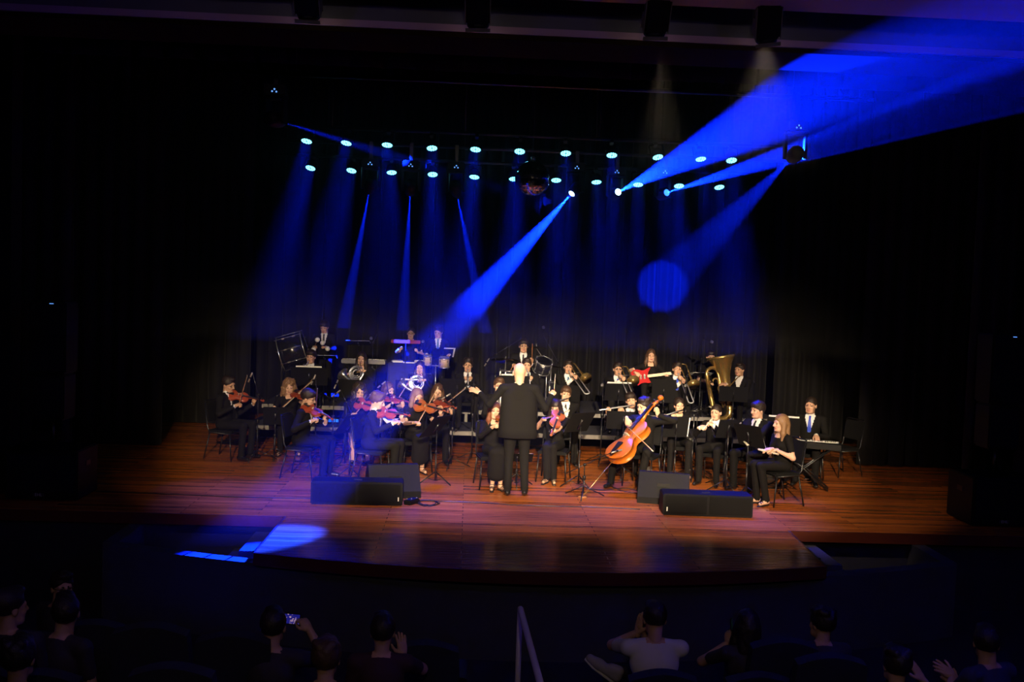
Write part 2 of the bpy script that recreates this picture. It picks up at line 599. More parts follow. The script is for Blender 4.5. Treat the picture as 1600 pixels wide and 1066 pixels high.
def make_par():
    t = thing('par_lamp', 'x', 'stage lamp', 'x')
    # local -z is the light axis, lens at the origin
    MB().lathe([(0.03, 0.125), (0.06, 0.12), (0.082, 0.08), (0.086, 0.0), (0.078, 0.0), (0.078, 0.012), (0.0001, 0.012)], 20).build('housing', M_BLACK, t)
    leds = MB()
    disc = [(0, 0)] + [(0.030 * math.cos(2 * PI * i / 6), 0.030 * math.sin(2 * PI * i / 6)) for i in range(6)] + [(0.060 * math.cos(2 * PI * i / 12 + 0.2), 0.060 * math.sin(2 * PI * i / 12 + 0.2)) for i in range(12)]
    for i, (x, y) in enumerate(disc[1:]):
        leds.lathe([(0.0135, 0.004), (0.0125, -0.002), (0.0001, -0.003)], 10, mtx=T(x, y, 0))
    leds.build('led_array', M_LED, t)['kind'] = 'stuff'
    yk = MB()
    yk.tube([(-0.095, 0, 0.06), (-0.1, 0, 0.19), (0, 0, 0.215), (0.1, 0, 0.19), (0.095, 0, 0.06)], 0.008, 6)
    yk.build('yoke', M_BLACK, t)
    MB().box((0, 0.02, 0.225), (0.05, 0.09, 0.06), bev=0.006).build('clamp', M_STEEL, t)
    return t


par0 = make_par()
par_used = False
PAR_UP = [(479, 221), (541, 224), (605, 227), (675, 232), (743, 234), (812, 237), (884, 240), (956, 243), (1028, 246), (1095, 249), (1143, 251)]
PAR_LO = [(485, 263), (549, 267), (612, 270), (676, 273), (741, 277), (803, 280), (869, 282), (932, 285), (997, 289), (1061, 291), (1124, 293)]
lean_rnd = random.Random(5)
PARS = []
for row, (pts, Y, g) in enumerate(((PAR_UP, 14.0, 'upper row of lit stage lamps'), (PAR_LO, 15.1, 'lower row of lit stage lamps'))):
    for px, py in pts:
        o = copy_tree(par0) if par_used else par0
        par_used = True
        p = aty(px, py, Y)
        tx = lean_rnd.uniform(-0.08, 0.08) + (0.10 if px < 560 else -0.06 if px > 1020 else 0.0)
        ax = Vector((-tx, -0.40 + lean_rnd.uniform(-0.06, 0.06), -1.0))
        o.matrix_world = frame(p, z=-ax, x=(1, 0, 0))
        tag(o, 'round lit cyan LED lamp in the ' + ('upper' if row == 0 else 'lower') + ' row above the stage', 'stage lamp', g)
        PARS.append(o)
for o in PARS:
    disc_lamp('par_light', o, T(0, 0, -0.008), BLUE, PAR_POWER, 0.15, 21)


BAR_Z = {14.5: 4.75, 11.5: 5.08}


def make_mover(p, target, lens_m, label, power, angle, group, color=BLUE, base_p=None, blend=0.3, radius=0.008):
    """hanging moving-head lamp: lens at p, aimed at target"""
    p = Vector(p); d = (Vector(target) - p).normalized()
    piv = p - d * 0.12                                   # tilt axis
    t = thing('moving_head_lamp', label, 'stage lamp', group, T(piv.x, piv.y, piv.z))
    zb = 0.26                                            # base above the pivot
    b = MB().box((0, 0, zb + 0.06), (0.24, 0.2, 0.12), bev=0.015).build('base', M_BLACK, t)
    for k, (x, z) in enumerate(((-0.025, 0.035), (0.0, 0.06), (0.022, 0.032))):
        MB().sphere((x, -0.103, zb + z), 0.010, 8, 6).build('status_led', M_LEDDOT, b)
    zt_ = BAR_Z[min(BAR_Z, key=lambda q: abs(q - p.y))] - piv.z
    yb_ = min(BAR_Z, key=lambda q: abs(q - p.y)) - piv.y
    MB().box((0, yb_ / 2, (zt_ + zb + 0.10) / 2), (0.05, abs(yb_) + 0.05, max(0.04, zt_ - zb - 0.06))).build('clamp', M_STEEL, t)
    az = math.atan2(d.y, d.x)
    ym = RZ(math.degrees(az) - 90)
    for sx in (-1, 1):
        MB().box((sx * 0.115, 0, 0.10), (0.03, 0.1, 0.30), ym, bev=0.008).build('yoke_arm', M_BLACK, t)
    MB().box((0, 0, zb - 0.02), (0.26, 0.12, 0.03), ym).build('yoke_bar', M_BLACK, t)
    hm = frame((0, 0, 0), z=d, x=d.cross(Vector((0, 0, 1))))
    h = MB().lathe([(0.0001, -0.13), (0.06, -0.125), (0.085, -0.09), (0.09, 0.0), (0.075, 0.10), (0.062, 0.125), (0.05, 0.125), (0.05, 0.108)], 20, mtx=hm).build('head', M_BLACK, t)
    MB().lathe([(0.0001, 0.115), (0.03, 0.113), (0.05, 0.108)], 20, mtx=hm).build('lens', lens_m, h)
    spot('beam_light', t, hm @ T(0, 0, 0.128) @ RX(180), color, power, angle, blend, radius)
    return t


BM = 1.0
G = 'moving beam lamps over the stage'
make_mover(aty(577, 299, 14.5), aty(520, 600, 19.0), M_LENS_BLUE, 'moving beam lamp whose blue beam falls towards the player with white mallets', 180000 * BM, 4.2, G)
make_mover(aty(641, 302, 14.5), aty(624, 605, 19.0), M_LENS_BLUE, 'moving beam lamp whose blue beam falls behind the red bar chimes', 180000 * BM, 4.2, G)
make_mover(aty(714, 304, 14.5), aty(776, 605, 19.0), M_LENS_BLUE, 'moving beam lamp whose thin beam crosses the large blue beam', 200000 * BM, 4.2, G)
make_mover(aty(893, 303, 14.5), atz(410, 841, 0.0), M_LENS_HOT, 'white hot moving lamp beside the mirror ball with a wide blue beam', 270000 * BM, 9.6, G, blend=0.6)
make_mover(aty(966, 300, 14.5), aty(1500, 27, 7.6), M_LENS_HOT, 'white hot moving lamp throwing a broad blue beam up to the ceiling', 95000 * BM, 9.0, G)
make_mover(aty(1042, 301, 14.5), aty(1242, 238, 11.5), M_LENS_BLUE, 'moving lamp whose narrow beam strikes the beam lamp at the bar end', 130000 * BM, 5.0, G)
make_mover(aty(440, 190, 11.5), aty(860, 322, 20.5), M_LENS_BLUE, 'beam lamp at the bar end on the first violinist side', 110000 * BM, 3.8, G, blend=1.0)
make_mover(aty(1237, 247, 11.5), aty(1035, 447, 20.5), M_LENS_BLUE, 'beam lamp at the bar end that lights the blue patch on the back curtain', 125000 * BM, 7.2, G, blend=0.45)

# ---------------------------------------------------------------- front profile spotlights under the header
SLOT_AIM = {483: ((-1.6, 13.3, 0.45), SLOT_POWER * 0.6, 50), 747: ((0.2, 13.3, 0.45), SLOT_POWER, 50), 1022: ((1.8, 13.3, 0.45), SLOT_POWER, 50), 1197: ((3.7, 13.3, 0.45), SLOT_POWER * 1.2, 50)}


def make_profile(p, target, *rest):
    if len(rest) == 3 and isinstance(rest[0], str):
        label, power, angle = rest
    else:
        power, angle, label = rest
    p = Vector(p); d = (Vector(target) - p).normalized()
    t = thing('profile_spotlight', label, 'spotlight', 'front spotlights under the ceiling edge', T(p.x, p.y, p.z))
    hm = frame((0, 0, 0), z=d, x=(1, 0, 0))
    MB().box((0, 0, -0.22), (0.20, 0.20, 0.34), hm, bev=0.018).lathe([(0.094, -0.06), (0.094, 0.0), (0.078, 0.0), (0.078, -0.05)], 20, mtx=hm).build('body', M_BLACK, t)
    for sx in (-1, 1):
        MB().box((sx * 0.104, 0, -0.20), (0.008, 0.16, 0.30), hm).build('side_rail', M_GREYTRIM, t)
    MB().box((0, 0.10, -0.012), (0.21, 0.012, 0.03), hm).build('frame_bar', M_GREYTRIM, t)
    MB().box((0, -0.10, -0.012), (0.21, 0.012, 0.03), hm).build('frame_bar', M_GREYTRIM, t)
    MB().lathe([(0.0001, -0.02), (0.04, -0.022), (0.07, -0.03)], 18, mtx=hm).build('lens', mat('lit_lens_warm', (1, 0.9, 0.7), 0.2, emit=(1.0, 0.82, 0.55), estr=4.0), t)
    for k in range(4):
        MB().box((0, 0.088 if k % 2 else -0.088, -0.34 + 0.05 * (k // 2)), (0.12, 0.012, 0.012), hm).build('cooling_fin', M_STEEL, t)
    up = Vector((0, 0, (5.79 if p.y > 8 else 5.15) - p.z))
    c = hm @ Vector((0, 0, -0.2))
    MB().tube([c + Vector((-0.11, 0, 0)), c + Vector((-0.12, 0, 0.12)), c + Vector((0.12, 0, 0.12)), c + Vector((0.11, 0, 0))], 0.01, 6).build('yoke', M_STEEL, t)
    MB().tube([c + Vector((0, 0, 0.12)), (c.x, c.y, up.z)], 0.014, 8).build('hanger', M_STEEL, t)
    spot('front_light', t, hm @ T(0, 0, 0.01) @ RX(180), WARM, power, angle, 0.55, 0.05)
    return t


for (px, py), tx, lb in (((483, 26), -1.4, 'black profile spotlight at the end of the row over the first violins'), ((747, 39), 0.3, 'black profile spotlight over the gap beside the conductor'),
                         ((1022, 52), 1.7, 'black profile spotlight over the cello'), ((1197, 62), 3.0, 'black profile spotlight at the end of the row over the keyboard')):
    make_profile(aty(px, py, 8.6), *SLOT_AIM[px], lb)
# unseen front-of-house row, added behind the photographer to carry the key light
for k, (x, tx, lb) in enumerate(((-1.3, -2.5, 'added unseen spotlight over the hall aimed at the first violins'), (-0.3, 0.05, 'added unseen spotlight over the hall aimed at the conductor'),
                  (0.7, 1.95, 'added unseen spotlight over the hall aimed at the cello'), (1.7, 4.1, 'added unseen spotlight over the hall aimed at the keyboard player'))):
    make_profile((x, -0.6, 4.80), (tx, 14.6, 0.85), lb, FRONT_POWER * (0.52, 1.0, 1.10, 0.95)[k], (16.0, 15.0, 15.0, 16.0)[k])

make_profile((0.2, -0.9, 4.80), (CX, 12.5, 0.6), 'added wide fill flood over the hall behind the photographer', FILL_FLOOD_POWER, 62)  # added out of view as weak fill for apron and stage edge

# ---------------------------------------------------------------- unseen violet fill lamps added over the audience
for x, lb in ((CX - 3.6, 'added violet fill lamp under the hall ceiling on the first violins side'), (CX + 2.6, 'added violet fill lamp under the hall ceiling on the keyboard side')):
    t = thing('hall_fill_lamp', lb, 'fill lamp', 'added hall fill lamps', T(x, 4.2, 4.90))
    MB().tube([(0, 0, 0.08), (0, 0, 0.26)], 0.02, 8).build('stem', M_STEEL, t)
    MB().sphere((0, 0, 0), 0.09, 20, 12).build('globe', mat('fill_lamp_globe', (0.4, 0.35, 0.6), 0.4, emit=(0.45, 0.28, 1.0), estr=0.4), t)
    d_ = bpy.data.lights.new('hall_fill_light', 'POINT')
    d_.color = (0.42, 0.26, 1.0)
    d_.energy = HALL_FILL_POWER
    d_.shadow_soft_size = 0.10
    o_ = bpy.data.objects.new('hall_fill_light', d_)
    COL.objects.link(o_)
    o_.parent = t

# ---------------------------------------------------------------- mirror ball
bc = aty(832, 279, 13.5)
t = thing('mirror_ball', 'silver mirror ball hanging in the middle of the lamps', 'mirror ball', None, T(*bc))
mirror = mat('mirror_tile', (0.82, 0.82, 0.84), 0.05, metal=1.0)
rb, nrow = 0.238, 26
ball = MB()
for i in range(nrow):
    a0, a1 = PI * i / nrow - PI / 2, PI * (i + 1) / nrow - PI / 2
    am = (a0 + a1) / 2
    n = max(6, int(2 * PI * rb * math.cos(am) / 0.0285))
    for j in range(n):
        b0, b1 = 2 * PI * j / n, 2 * PI * (j + 0.93) / n
        e0, e1 = a0 + 0.004, a1 - 0.004
        ball.add([(rb * math.cos(e) * math.cos(b), rb * math.cos(e) * math.sin(b), rb * math.sin(e)) for e, b in ((e0, b0), (e0, b1), (e1, b1), (e1, b0))], [(0, 1, 2, 3)], 0, False)
ball.build('mirror_tiles', mirror, t)['kind'] = 'stuff'
MB().sphere((0, 0, 0), rb - 0.004, 32, 20).build('core', M_BLACK, t)
MB().tube([(0, 0, rb - 0.01), (0, 0, rb + 0.05)], 0.03, 12).build('cap', M_CHROME, t)
MB().tube([(0, 0, rb), (0, 0, 7.55 - bc.z)], 0.004, 6).build('hanging_wire', M_STEEL, t)

# ---------------------------------------------------------------- haze: hangs thick under the lamps, thin over the boards
def haze(label, c, size, density):
    hz = bpy.data.materials.new('stage_haze')
    hz.use_nodes = True
    nt = hz.node_tree
    nt.nodes.clear()
    o_ = nt.nodes.new('ShaderNodeOutputMaterial')
    vs_ = nt.nodes.new('ShaderNodeVolumeScatter')
    vs_.inputs['Color'].default_value = (1, 1, 1, 1)
    vs_.inputs['Density'].default_value = density
    vs_.inputs['Anisotropy'].default_value = HAZE_G
    nt.links.new(vs_.outputs[0], o_.inputs['Volume'])
    o = MB().box(c, size).build('stage_haze', hz)
    o.display_type = 'WIRE'
    return tag(o, label, 'haze', 'haze layers', 'stuff')


ZS = 1.95
haze('thick layer of smoke haze hanging under the lamps', (CX, 16.7, (ZS + 5.45) / 2), (16.4, 7.6, 5.45 - ZS), HAZE_DENSITY)
haze('thin layer of smoke haze over the rear boards', (CX, 16.7, (ZS - 0.01) / 2), (16.4, 7.6, ZS - 0.02), HAZE_DENSITY * HAZE_LOW)
for z0_, z1_, f_, lb_ in ((0.02, 1.0, 0.40, 'low smoke haze rolling over the front of the stage'), (1.01, 1.8, 0.34, 'middle smoke haze over the front of the stage'), (1.81, 2.3, 0.22, 'upper smoke haze over the front of the stage'), (2.31, 2.7, 0.10, 'topmost wisp of smoke haze over the front of the stage')):
    haze(lb_, (-1.1, 11.49, (z0_ + z1_) / 2), (4.4, 2.76, z1_ - z0_), HAZE_DENSITY * f_)
haze('smoke haze drifting out under the ceiling along the broad beam', (4.37, 9.39, 4.50), (5.54, 6.98, 0.90), HAZE_DENSITY * 0.85)
haze('smoke haze around the beam lamp at the first violins end of the bar', (-2.0, 11.9, 4.50), (7.0, 1.94, 0.90), HAZE_DENSITY)
# ================================================================ figures: smooth blended bodies
def _blk(lo, hi, org, h, shape):
    a = np.maximum(np.floor((lo - org) / h).astype(int), 0)
    b = np.minimum(np.ceil((hi - org) / h).astype(int) + 1, shape)
    return a, b


class Blend:
    """signed-distance blend of cones and ellipsoids, turned into one quad mesh"""

    def __init__(s):
        s.p = []

    def cone(s, a, b, ra, rb, m=0, k=0.03, sub=False):
        s.p.append(('c', np.array(a, float), np.array(b, float), ra, rb, m, k, sub)); return s

    def ell(s, c, r, m=0, k=0.03, rot=None, sub=False):
        s.p.append(('e', np.array(c, float), np.array(r, float), None if rot is None else np.array(rot, float), 0, m, k, sub)); return s

    def mesh(s, h, noise=0.0, nfreq=60.0):
        los, his = [], []
        for q in s.p:
            if q[7]:
                continue
            if q[0] == 'c':
                r = max(q[3], q[4])
                los.append(np.minimum(q[1], q[2]) - r); his.append(np.maximum(q[1], q[2]) + r)
            else:
                r = q[2].max(); los.append(q[1] - r); his.append(q[1] + r)
        pad = 3 * h + noise + 0.01
        org = np.min(los, 0) - pad
        shape = np.ceil((np.max(his, 0) + pad - org) / h).astype(int) + 1
        F = np.full(shape, 0.2, np.float32)
        M = np.zeros(shape, np.int8)
        D = np.full(shape, 9.0, np.float32)
        for kind, a, b, c, d, m, k, sub in s.p:
            if kind == 'c':
                r = max(c, d); lo = np.minimum(a, b) - r; hi = np.maximum(a, b) + r
            else:
                r = b.max(); lo = a - r; hi = a + r
            ext = k + 3 * h + noise
            i0, i1 = _blk(lo - ext, hi + ext, org, h, shape)
            if np.any(i1 <= i0):
                continue
            sl = tuple(slice(i0[t], i1[t]) for t in range(3))
            g = [(org[t] + h * np.arange(i0[t], i1[t])).astype(np.float32) for t in range(3)]
            X, Y, Z = g[0][:, None, None], g[1][None, :, None], g[2][None, None, :]
            if kind == 'c':
                ba = b - a; L2 = max(1e-9, float(ba @ ba))
                t = np.clip(((X - a[0]) * ba[0] + (Y - a[1]) * ba[1] + (Z - a[2]) * ba[2]) / L2, 0, 1)
                dist = np.sqrt((X - a[0] - ba[0] * t) ** 2 + (Y - a[1] - ba[1] * t) ** 2 + (Z - a[2] - ba[2] * t) ** 2) - (c + (d - c) * t)
            else:
                x, y, z = X - a[0], Y - a[1], Z - a[2]
                if c is not None:
                    x, y, z = (c[0, 0] * x + c[1, 0] * y + c[2, 0] * z), (c[0, 1] * x + c[1, 1] * y + c[2, 1] * z), (c[0, 2] * x + c[1, 2] * y + c[2, 2] * z)
                k0 = np.sqrt((x / b[0]) ** 2 + (y / b[1]) ** 2 + (z / b[2]) ** 2)
                k1 = np.sqrt((x / b[0] ** 2) ** 2 + (y / b[1] ** 2) ** 2 + (z / b[2] ** 2) ** 2)
                dist = k0 * (k0 - 1.0) / np.maximum(k1, 1e-6)
            f = F[sl]
            if sub:
                hh = np.maximum(k - np.abs(f + dist), 0) / max(k, 1e-6)
                F[sl] = np.maximum(f, -dist) + hh * hh * k * 0.25
            else:
                hh = np.maximum(k - np.abs(f - dist), 0) / max(k, 1e-6)
                F[sl] = np.minimum(f, dist) - hh * hh * k * 0.25
                near = dist < D[sl]
                M[sl][near] = m
                D[sl] = np.minimum(D[sl], dist)
        if noise > 0:
            gx, gy, gz = [(org[t] + h * np.arange(shape[t])) for t in range(3)]
            X, Y, Z = gx[:, None, None], gy[None, :, None], gz[None, None, :]
            F = F + (noise * (np.sin(nfreq * X + 3 * np.sin(nfreq * 0.35 * Z)) * np.sin(nfreq * 0.9 * Y + 1.7) + 0.6 * np.sin(nfreq * 0.45 * Z + 2 * np.sin(nfreq * 0.5 * X)))).astype(np.float32)
        return surface_nets(F, M, org, h)


_C8 = np.array([(i, j, k) for i in (0, 1) for j in (0, 1) for k in (0, 1)])
_E12 = [(a, b) for a in range(8) for b in range(a + 1, 8) if abs(_C8[a] - _C8[b]).sum() == 1]


def surface_nets(F, M, org, h):
    S = F < 0
    nx, ny, nz = F.shape
    cnt = np.zeros((nx - 1, ny - 1, nz - 1), np.int8)
    for i, j, k in _C8:
        cnt += S[i:nx - 1 + i, j:ny - 1 + j, k:nz - 1 + k]
    act = np.argwhere((cnt > 0) & (cnt < 8))
    idx = np.full(cnt.shape, -1, np.int64)
    idx[act[:, 0], act[:, 1], act[:, 2]] = np.arange(len(act))
    corner = [F[act[:, 0] + c[0], act[:, 1] + c[1], act[:, 2] + c[2]] for c in _C8]
    P = np.zeros((len(act), 3)); N = np.zeros(len(act))
    for a, b in _E12:
        fa, fb = corner[a], corner[b]
        m = (fa < 0) != (fb < 0)
        t = np.where(m, fa / np.where(m, fa - fb, 1), 0)
        P += np.where(m[:, None], _C8[a] + (_C8[b] - _C8[a]) * t[:, None], 0)
        N += m
    V = org + h * (act + P / N[:, None])
    quads, mats = [], []
    for ax in range(3):
        o1, o2 = (ax + 1) % 3, (ax + 2) % 3
        sl0 = [slice(None)] * 3; sl1 = [slice(None)] * 3
        sl0[ax] = slice(0, -1); sl1[ax] = slice(1, None)
        d = S[tuple(sl0)] != S[tuple(sl1)]
        e = np.argwhere(d)
        e = e[(e[:, o1] > 0) & (e[:, o2] > 0) & (e[:, o1] < F.shape[o1] - 1) & (e[:, o2] < F.shape[o2] - 1)]
        u1 = np.zeros(3, int); u1[o1] = 1
        u2 = np.zeros(3, int); u2[o2] = 1
        q = [e - u1 - u2, e - u2, e, e - u1]
        Q = np.stack([idx[c[:, 0], c[:, 1], c[:, 2]] for c in q], 1)
        inside0 = S[e[:, 0], e[:, 1], e[:, 2]]
        Q = np.where(inside0[:, None], Q, Q[:, ::-1])
        g = e.copy(); g[:, ax] += np.where(inside0, 0, 1)
        quads.append(Q); mats.append(M[g[:, 0], g[:, 1], g[:, 2]])
    return V, np.concatenate(quads), np.concatenate(mats).astype(int)


class Parts:
    """gathers meshes (numpy) into one object"""

    def __init__(s):
        s.V, s.Q, s.M, s.n = [], [], [], 0

    def add(s, vqm, mtx=None, remap=None, flip=False):
        V, Q, M = vqm
        if mtx is not None:
            A = np.array(mtx)
            V = V @ A[:3, :3].T + A[:3, 3]
        if flip:
            Q = Q[:, ::-1]
        if remap is not None:
            M = np.array([remap.get(i, i) for i in range(16)])[M]
        s.V.append(V); s.Q.append(Q + s.n); s.M.append(M); s.n += len(V)

    def build(s, name, mats, parent, mtx=None):
        V, Q, M = np.concatenate(s.V), np.concatenate(s.Q), np.concatenate(s.M)
        return np_object(name, V, Q, M, mats, parent, mtx)


def np_object(name, V, Q, M, mats, parent, mtx=None):
    me = np_mesh(name, V, Q, M, mats)
    o = bpy.data.objects.new(name, me)
    COL.objects.link(o)
    if parent is not None:
        o.parent = parent
    if mtx is not None:
        o.matrix_local = mtx
    return o


def np_mesh(name, V, Q, M, mats):
    me = bpy.data.meshes.new(name)
    me.vertices.add(len(V)); me.vertices.foreach_set('co', np.ascontiguousarray(V, np.float32).ravel())
    me.loops.add(len(Q) * 4); me.loops.foreach_set('vertex_index', np.ascontiguousarray(Q, np.int32).ravel())
    me.polygons.add(len(Q))
    me.polygons.foreach_set('loop_start', np.arange(0, len(Q) * 4, 4, dtype=np.int32))
    for m in mats:
        me.materials.append(m)
    me.polygons.foreach_set('material_index', np.ascontiguousarray(M, np.int32))
    me.polygons.foreach_set('use_smooth', np.ones(len(Q), bool))
    me.update(calc_edges=True)
    return me


# slots of every body: 0 skin 1 top 2 trousers or skirt 3 shirt 4 shoe 5 eye 6 lip 7 brow
def head_mesh(kind):
    b = Blend()
    w = 1.0 if kind == 'm' else 0.94
    b.ell((0, 0.012, 0.030), (0.076 * w, 0.094, 0.090), 0, 0.03)
    b.ell((0, -0.030, -0.035), (0.060 * w, 0.062, 0.078), 0, 0.03)
    b.cone((-0.030 * w, -0.050, -0.088), (0.030 * w, -0.050, -0.088), 0.026, 0.026, 0, 0.035)
    b.ell((0, -0.074, -0.096), (0.020, 0.018, 0.018), 0, 0.02)
    b.cone((-0.040 * w, -0.073, 0.022), (0.040 * w, -0.073, 0.022), 0.015, 0.015, 0, 0.02)
    b.ell((-0.040 * w, -0.066, -0.028), (0.022, 0.020, 0.022), 0, 0.02)
    b.ell((0.040 * w, -0.066, -0.028), (0.022, 0.020, 0.022), 0, 0.02)
    b.ell((-0.030 * w, -0.102, 0.002), (0.016, 0.014, 0.009), 0, 0.012, sub=True)
    b.ell((0.030 * w, -0.102, 0.002), (0.016, 0.014, 0.009), 0, 0.012, sub=True)
    b.cone((0, -0.088, 0.012), (0, -0.110, -0.030), 0.010, 0.0145, 0, 0.014)
    b.ell((-0.012, -0.098, -0.036), (0.009, 0.009, 0.008), 0, 0.008)
    b.ell((0.012, -0.098, -0.036), (0.009, 0.009, 0.008), 0, 0.008)
    for sx in (-1, 1):
        b.ell((sx * 0.030 * w, -0.0800, 0.001), (0.0110, 0.0092, 0.0052), 5, 0.003)
        b.cone((sx * 0.014, -0.090, 0.022), (sx * 0.046 * w, -0.080, 0.023), 0.0038, 0.0028, 7, 0.003)
        b.ell((sx * 0.079 * w, 0.006, -0.008), (0.010, 0.021, 0.031), 0, 0.012)
    b.ell((0, -0.086, -0.066), (0.024, 0.013, 0.0085), 6, 0.006)
    b.cone((0, 0.020, -0.06), (0, 0.026, -0.15), 0.055 * w, 0.050 * w, 0, 0.03)
    return b.mesh(0.0065)


HEADS = {'m': head_mesh('m'), 'f': head_mesh('f')}


def hand_mesh(pose):
    """wrist at the origin, fingers along +x, back of the hand +z, thumb side +y (a left hand palm down)"""
    b = Blend()
    b.cone((-0.02, 0, 0), (0.02, 0, 0), 0.026, 0.027, 0, 0.02)
    b.ell((0.048, 0.0, 0.0), (0.046, 0.041, 0.017), 0, 0.02)
    curl = {'open': 10, 'relax': 28, 'grip': 62, 'fist': 80}[pose]
    for i, (y, L) in enumerate(((0.029, 0.074), (0.010, 0.082), (-0.009, 0.076), (-0.027, 0.060))):
        p = np.array((0.086 - 0.004 * abs(i - 1), y, 0.0))
        a = 0.0
        spread = (0.10 if pose == 'open' else 0.03) * (1.2 - i)
        prev = np.array((0.052, y * 0.85, 0.0))
        b.cone(prev, p, 0.012, 0.0108, 0, 0.008)
        for f, seg in ((0.85, 0.45), (1.1, 0.31), (0.8, 0.24)):
            a += R(curl * f * (0.85 + 0.1 * i))
            q = p + L * seg * np.array((math.cos(a) * math.cos(spread), math.cos(a) * math.sin(spread), -math.sin(a)))
            b.cone(p, q, 0.0100, 0.0088, 0, 0.004)
            p = q
    t0 = np.array((0.022, 0.026, -0.004))
    if pose == 'open':
        t1, t2, t3 = np.array((0.046, 0.052, -0.010)), np.array((0.070, 0.068, -0.014)), np.array((0.092, 0.076, -0.016))
    else:
        t1, t2, t3 = np.array((0.046, 0.047, -0.020)), np.array((0.068, 0.046, -0.036)), np.array((0.086, 0.036, -0.046))
    b.cone(t0, t1, 0.0165, 0.0125, 0, 0.012).cone(t1, t2, 0.0118, 0.0105, 0, 0.004).cone(t2, t3, 0.0105, 0.0085, 0, 0.004)
    return b.mesh(0.0058)


HANDS = {p: hand_mesh(p) for p in ('open', 'relax', 'grip', 'fist')}

HAIR_CACHE = {}


def hair_mesh(style):
    b = Blend()
    n, fq = 0.0022, 110.0
    if style in ('short', 'crop', 'fringe', 'wavy', 'grey'):
        gr = {'short': 0.014, 'crop': 0.008, 'fringe': 0.018, 'wavy': 0.020, 'grey': 0.010}[style]
        b.ell((0, 0.018, 0.042), (0.076 + gr, 0.094 + gr, 0.088 + gr), 0, 0.01)
        if style in ('short', 'wavy'):
            b.ell((0.01, -0.045, 0.108), (0.060, 0.050, 0.034), 0, 0.02)
        if style == 'fringe':
            b.ell((0, -0.050, 0.082), (0.076, 0.050, 0.042), 0, 0.02)
        if style == 'wavy':
            for i in range(9):
                a = i * 2.4
                b.ell((0.06 * math.cos(a), 0.02 + 0.07 * math.sin(a), 0.10 + 0.02 * math.sin(3 * a)), (0.034, 0.034, 0.03), 0, 0.012)
        zf = 0.050 if style == 'fringe' else 0.066
        # open the face and the neck
        b.ell((0, -0.115, zf - 0.095), (0.082, 0.085, 0.095), 0, 0.008, sub=True)
        b.ell((0, -0.02, -0.115), (0.13, 0.17, 0.105), 0, 0.01, sub=True)
        b.ell((0, -0.052, -0.03), (0.15, 0.040, 0.055), 0, 0.01, sub=True)
    elif style in ('long', 'curly', 'straight', 'bangs', 'half', 'ponytail'):
        b.ell((0, 0.018, 0.042), (0.090, 0.108, 0.100), 0, 0.01)
        b.ell((0, -0.120, -0.020), (0.066 if style != 'bangs' else 0.058, 0.090, 0.094 if style != 'bangs' else 0.060), 0, 0.008, sub=True)
        if style == 'ponytail':
            b.ell((0, -0.02, -0.115), (0.13, 0.17, 0.105), 0, 0.01, sub=True)
            b.cone((0, 0.105, 0.03), (0, 0.13, -0.22), 0.034, 0.018, 0, 0.02)
        else:
            ln = {'long': -0.30, 'curly': -0.20, 'straight': -0.34, 'bangs': -0.26, 'half': -0.24}[style]
            r0 = 0.040 if style != 'curly' else 0.062
            for sx in (-1, 1):
                b.cone((sx * 0.070, 0.010, 0.0), (sx * 0.088, -0.005, -0.13), r0, r0 * 0.9, 0, 0.03)
                b.cone((sx * 0.088, -0.005, -0.13), (sx * 0.092, -0.020, ln), r0 * 0.9, 0.014, 0, 0.03)
                b.cone((sx * 0.045, 0.075, 0.0), (sx * 0.065, 0.09, ln), 0.046, 0.022, 0, 0.03)
            b.cone((0, 0.085, 0.0), (0, 0.105, ln), 0.055, 0.03, 0, 0.03)
            b.ell((0, -0.150, -0.080), (0.060, 0.110, 0.120), 0, 0.008, sub=True)
        if style == 'curly':
            n, fq = 0.010, 95.0
            b.ell((0, 0.03, 0.06), (0.110, 0.118, 0.098), 0, 0.01)
            b.ell((0, -0.125, -0.015), (0.062, 0.090, 0.088), 0, 0.008, sub=True)
        if style == 'long':
            n, fq = 0.004, 70.0
    elif style == 'bun':
        b.ell((0, 0.018, 0.040), (0.084, 0.102, 0.096), 0, 0.01)
        b.ell((0, 0.115, 0.06), (0.042, 0.038, 0.042), 0, 0.012)
        b.ell((0, -0.120, -0.020), (0.068, 0.088, 0.096), 0, 0.008, sub=True)
        b.ell((0, -0.02, -0.115), (0.13, 0.17, 0.105), 0, 0.01, sub=True)
        b.ell((0, -0.052, -0.03), (0.15, 0.040, 0.055), 0, 0.01, sub=True)
    return b.mesh(0.0085, n, fq)


def hair_object(style, m, parent, mtx):
    key = (style, m.name)
    if key not in HAIR_CACHE:
        V, Q, M_ = hair_mesh(style)
        HAIR_CACHE[key] = np_mesh('hair', V, Q, M_ * 0, [m])
    o = bpy.data.objects.new('hair', HAIR_CACHE[key])
    COL.objects.link(o)
    o.parent = parent
    o.matrix_local = mtx
    return o


def ik(S, W, a, b, pole):
    S, W, pole = Vector(S), Vector(W), Vector(pole)
    d = W - S
    L = d.length
    if L > (a + b) * 0.995:
        W = S + d * ((a + b) * 0.995 / L); d = W - S; L = d.length
    if L < abs(a - b) + 0.02:
        W = S + d.normalized() * (abs(a - b) + 0.02); d = W - S; L = d.length
    u = d / L
    p = (pole - u * pole.dot(u))
    p = p.normalized() if p.length > 1e-5 else u.orthogonal().normalized()
    x = (a * a - b * b + L * L) / (2 * L)
    hgt = math.sqrt(max(0, a * a - x * x))
    return S + u * x + p * hgt, W


def v3(v):
    return np.array((v[0], v[1], v[2]), float)


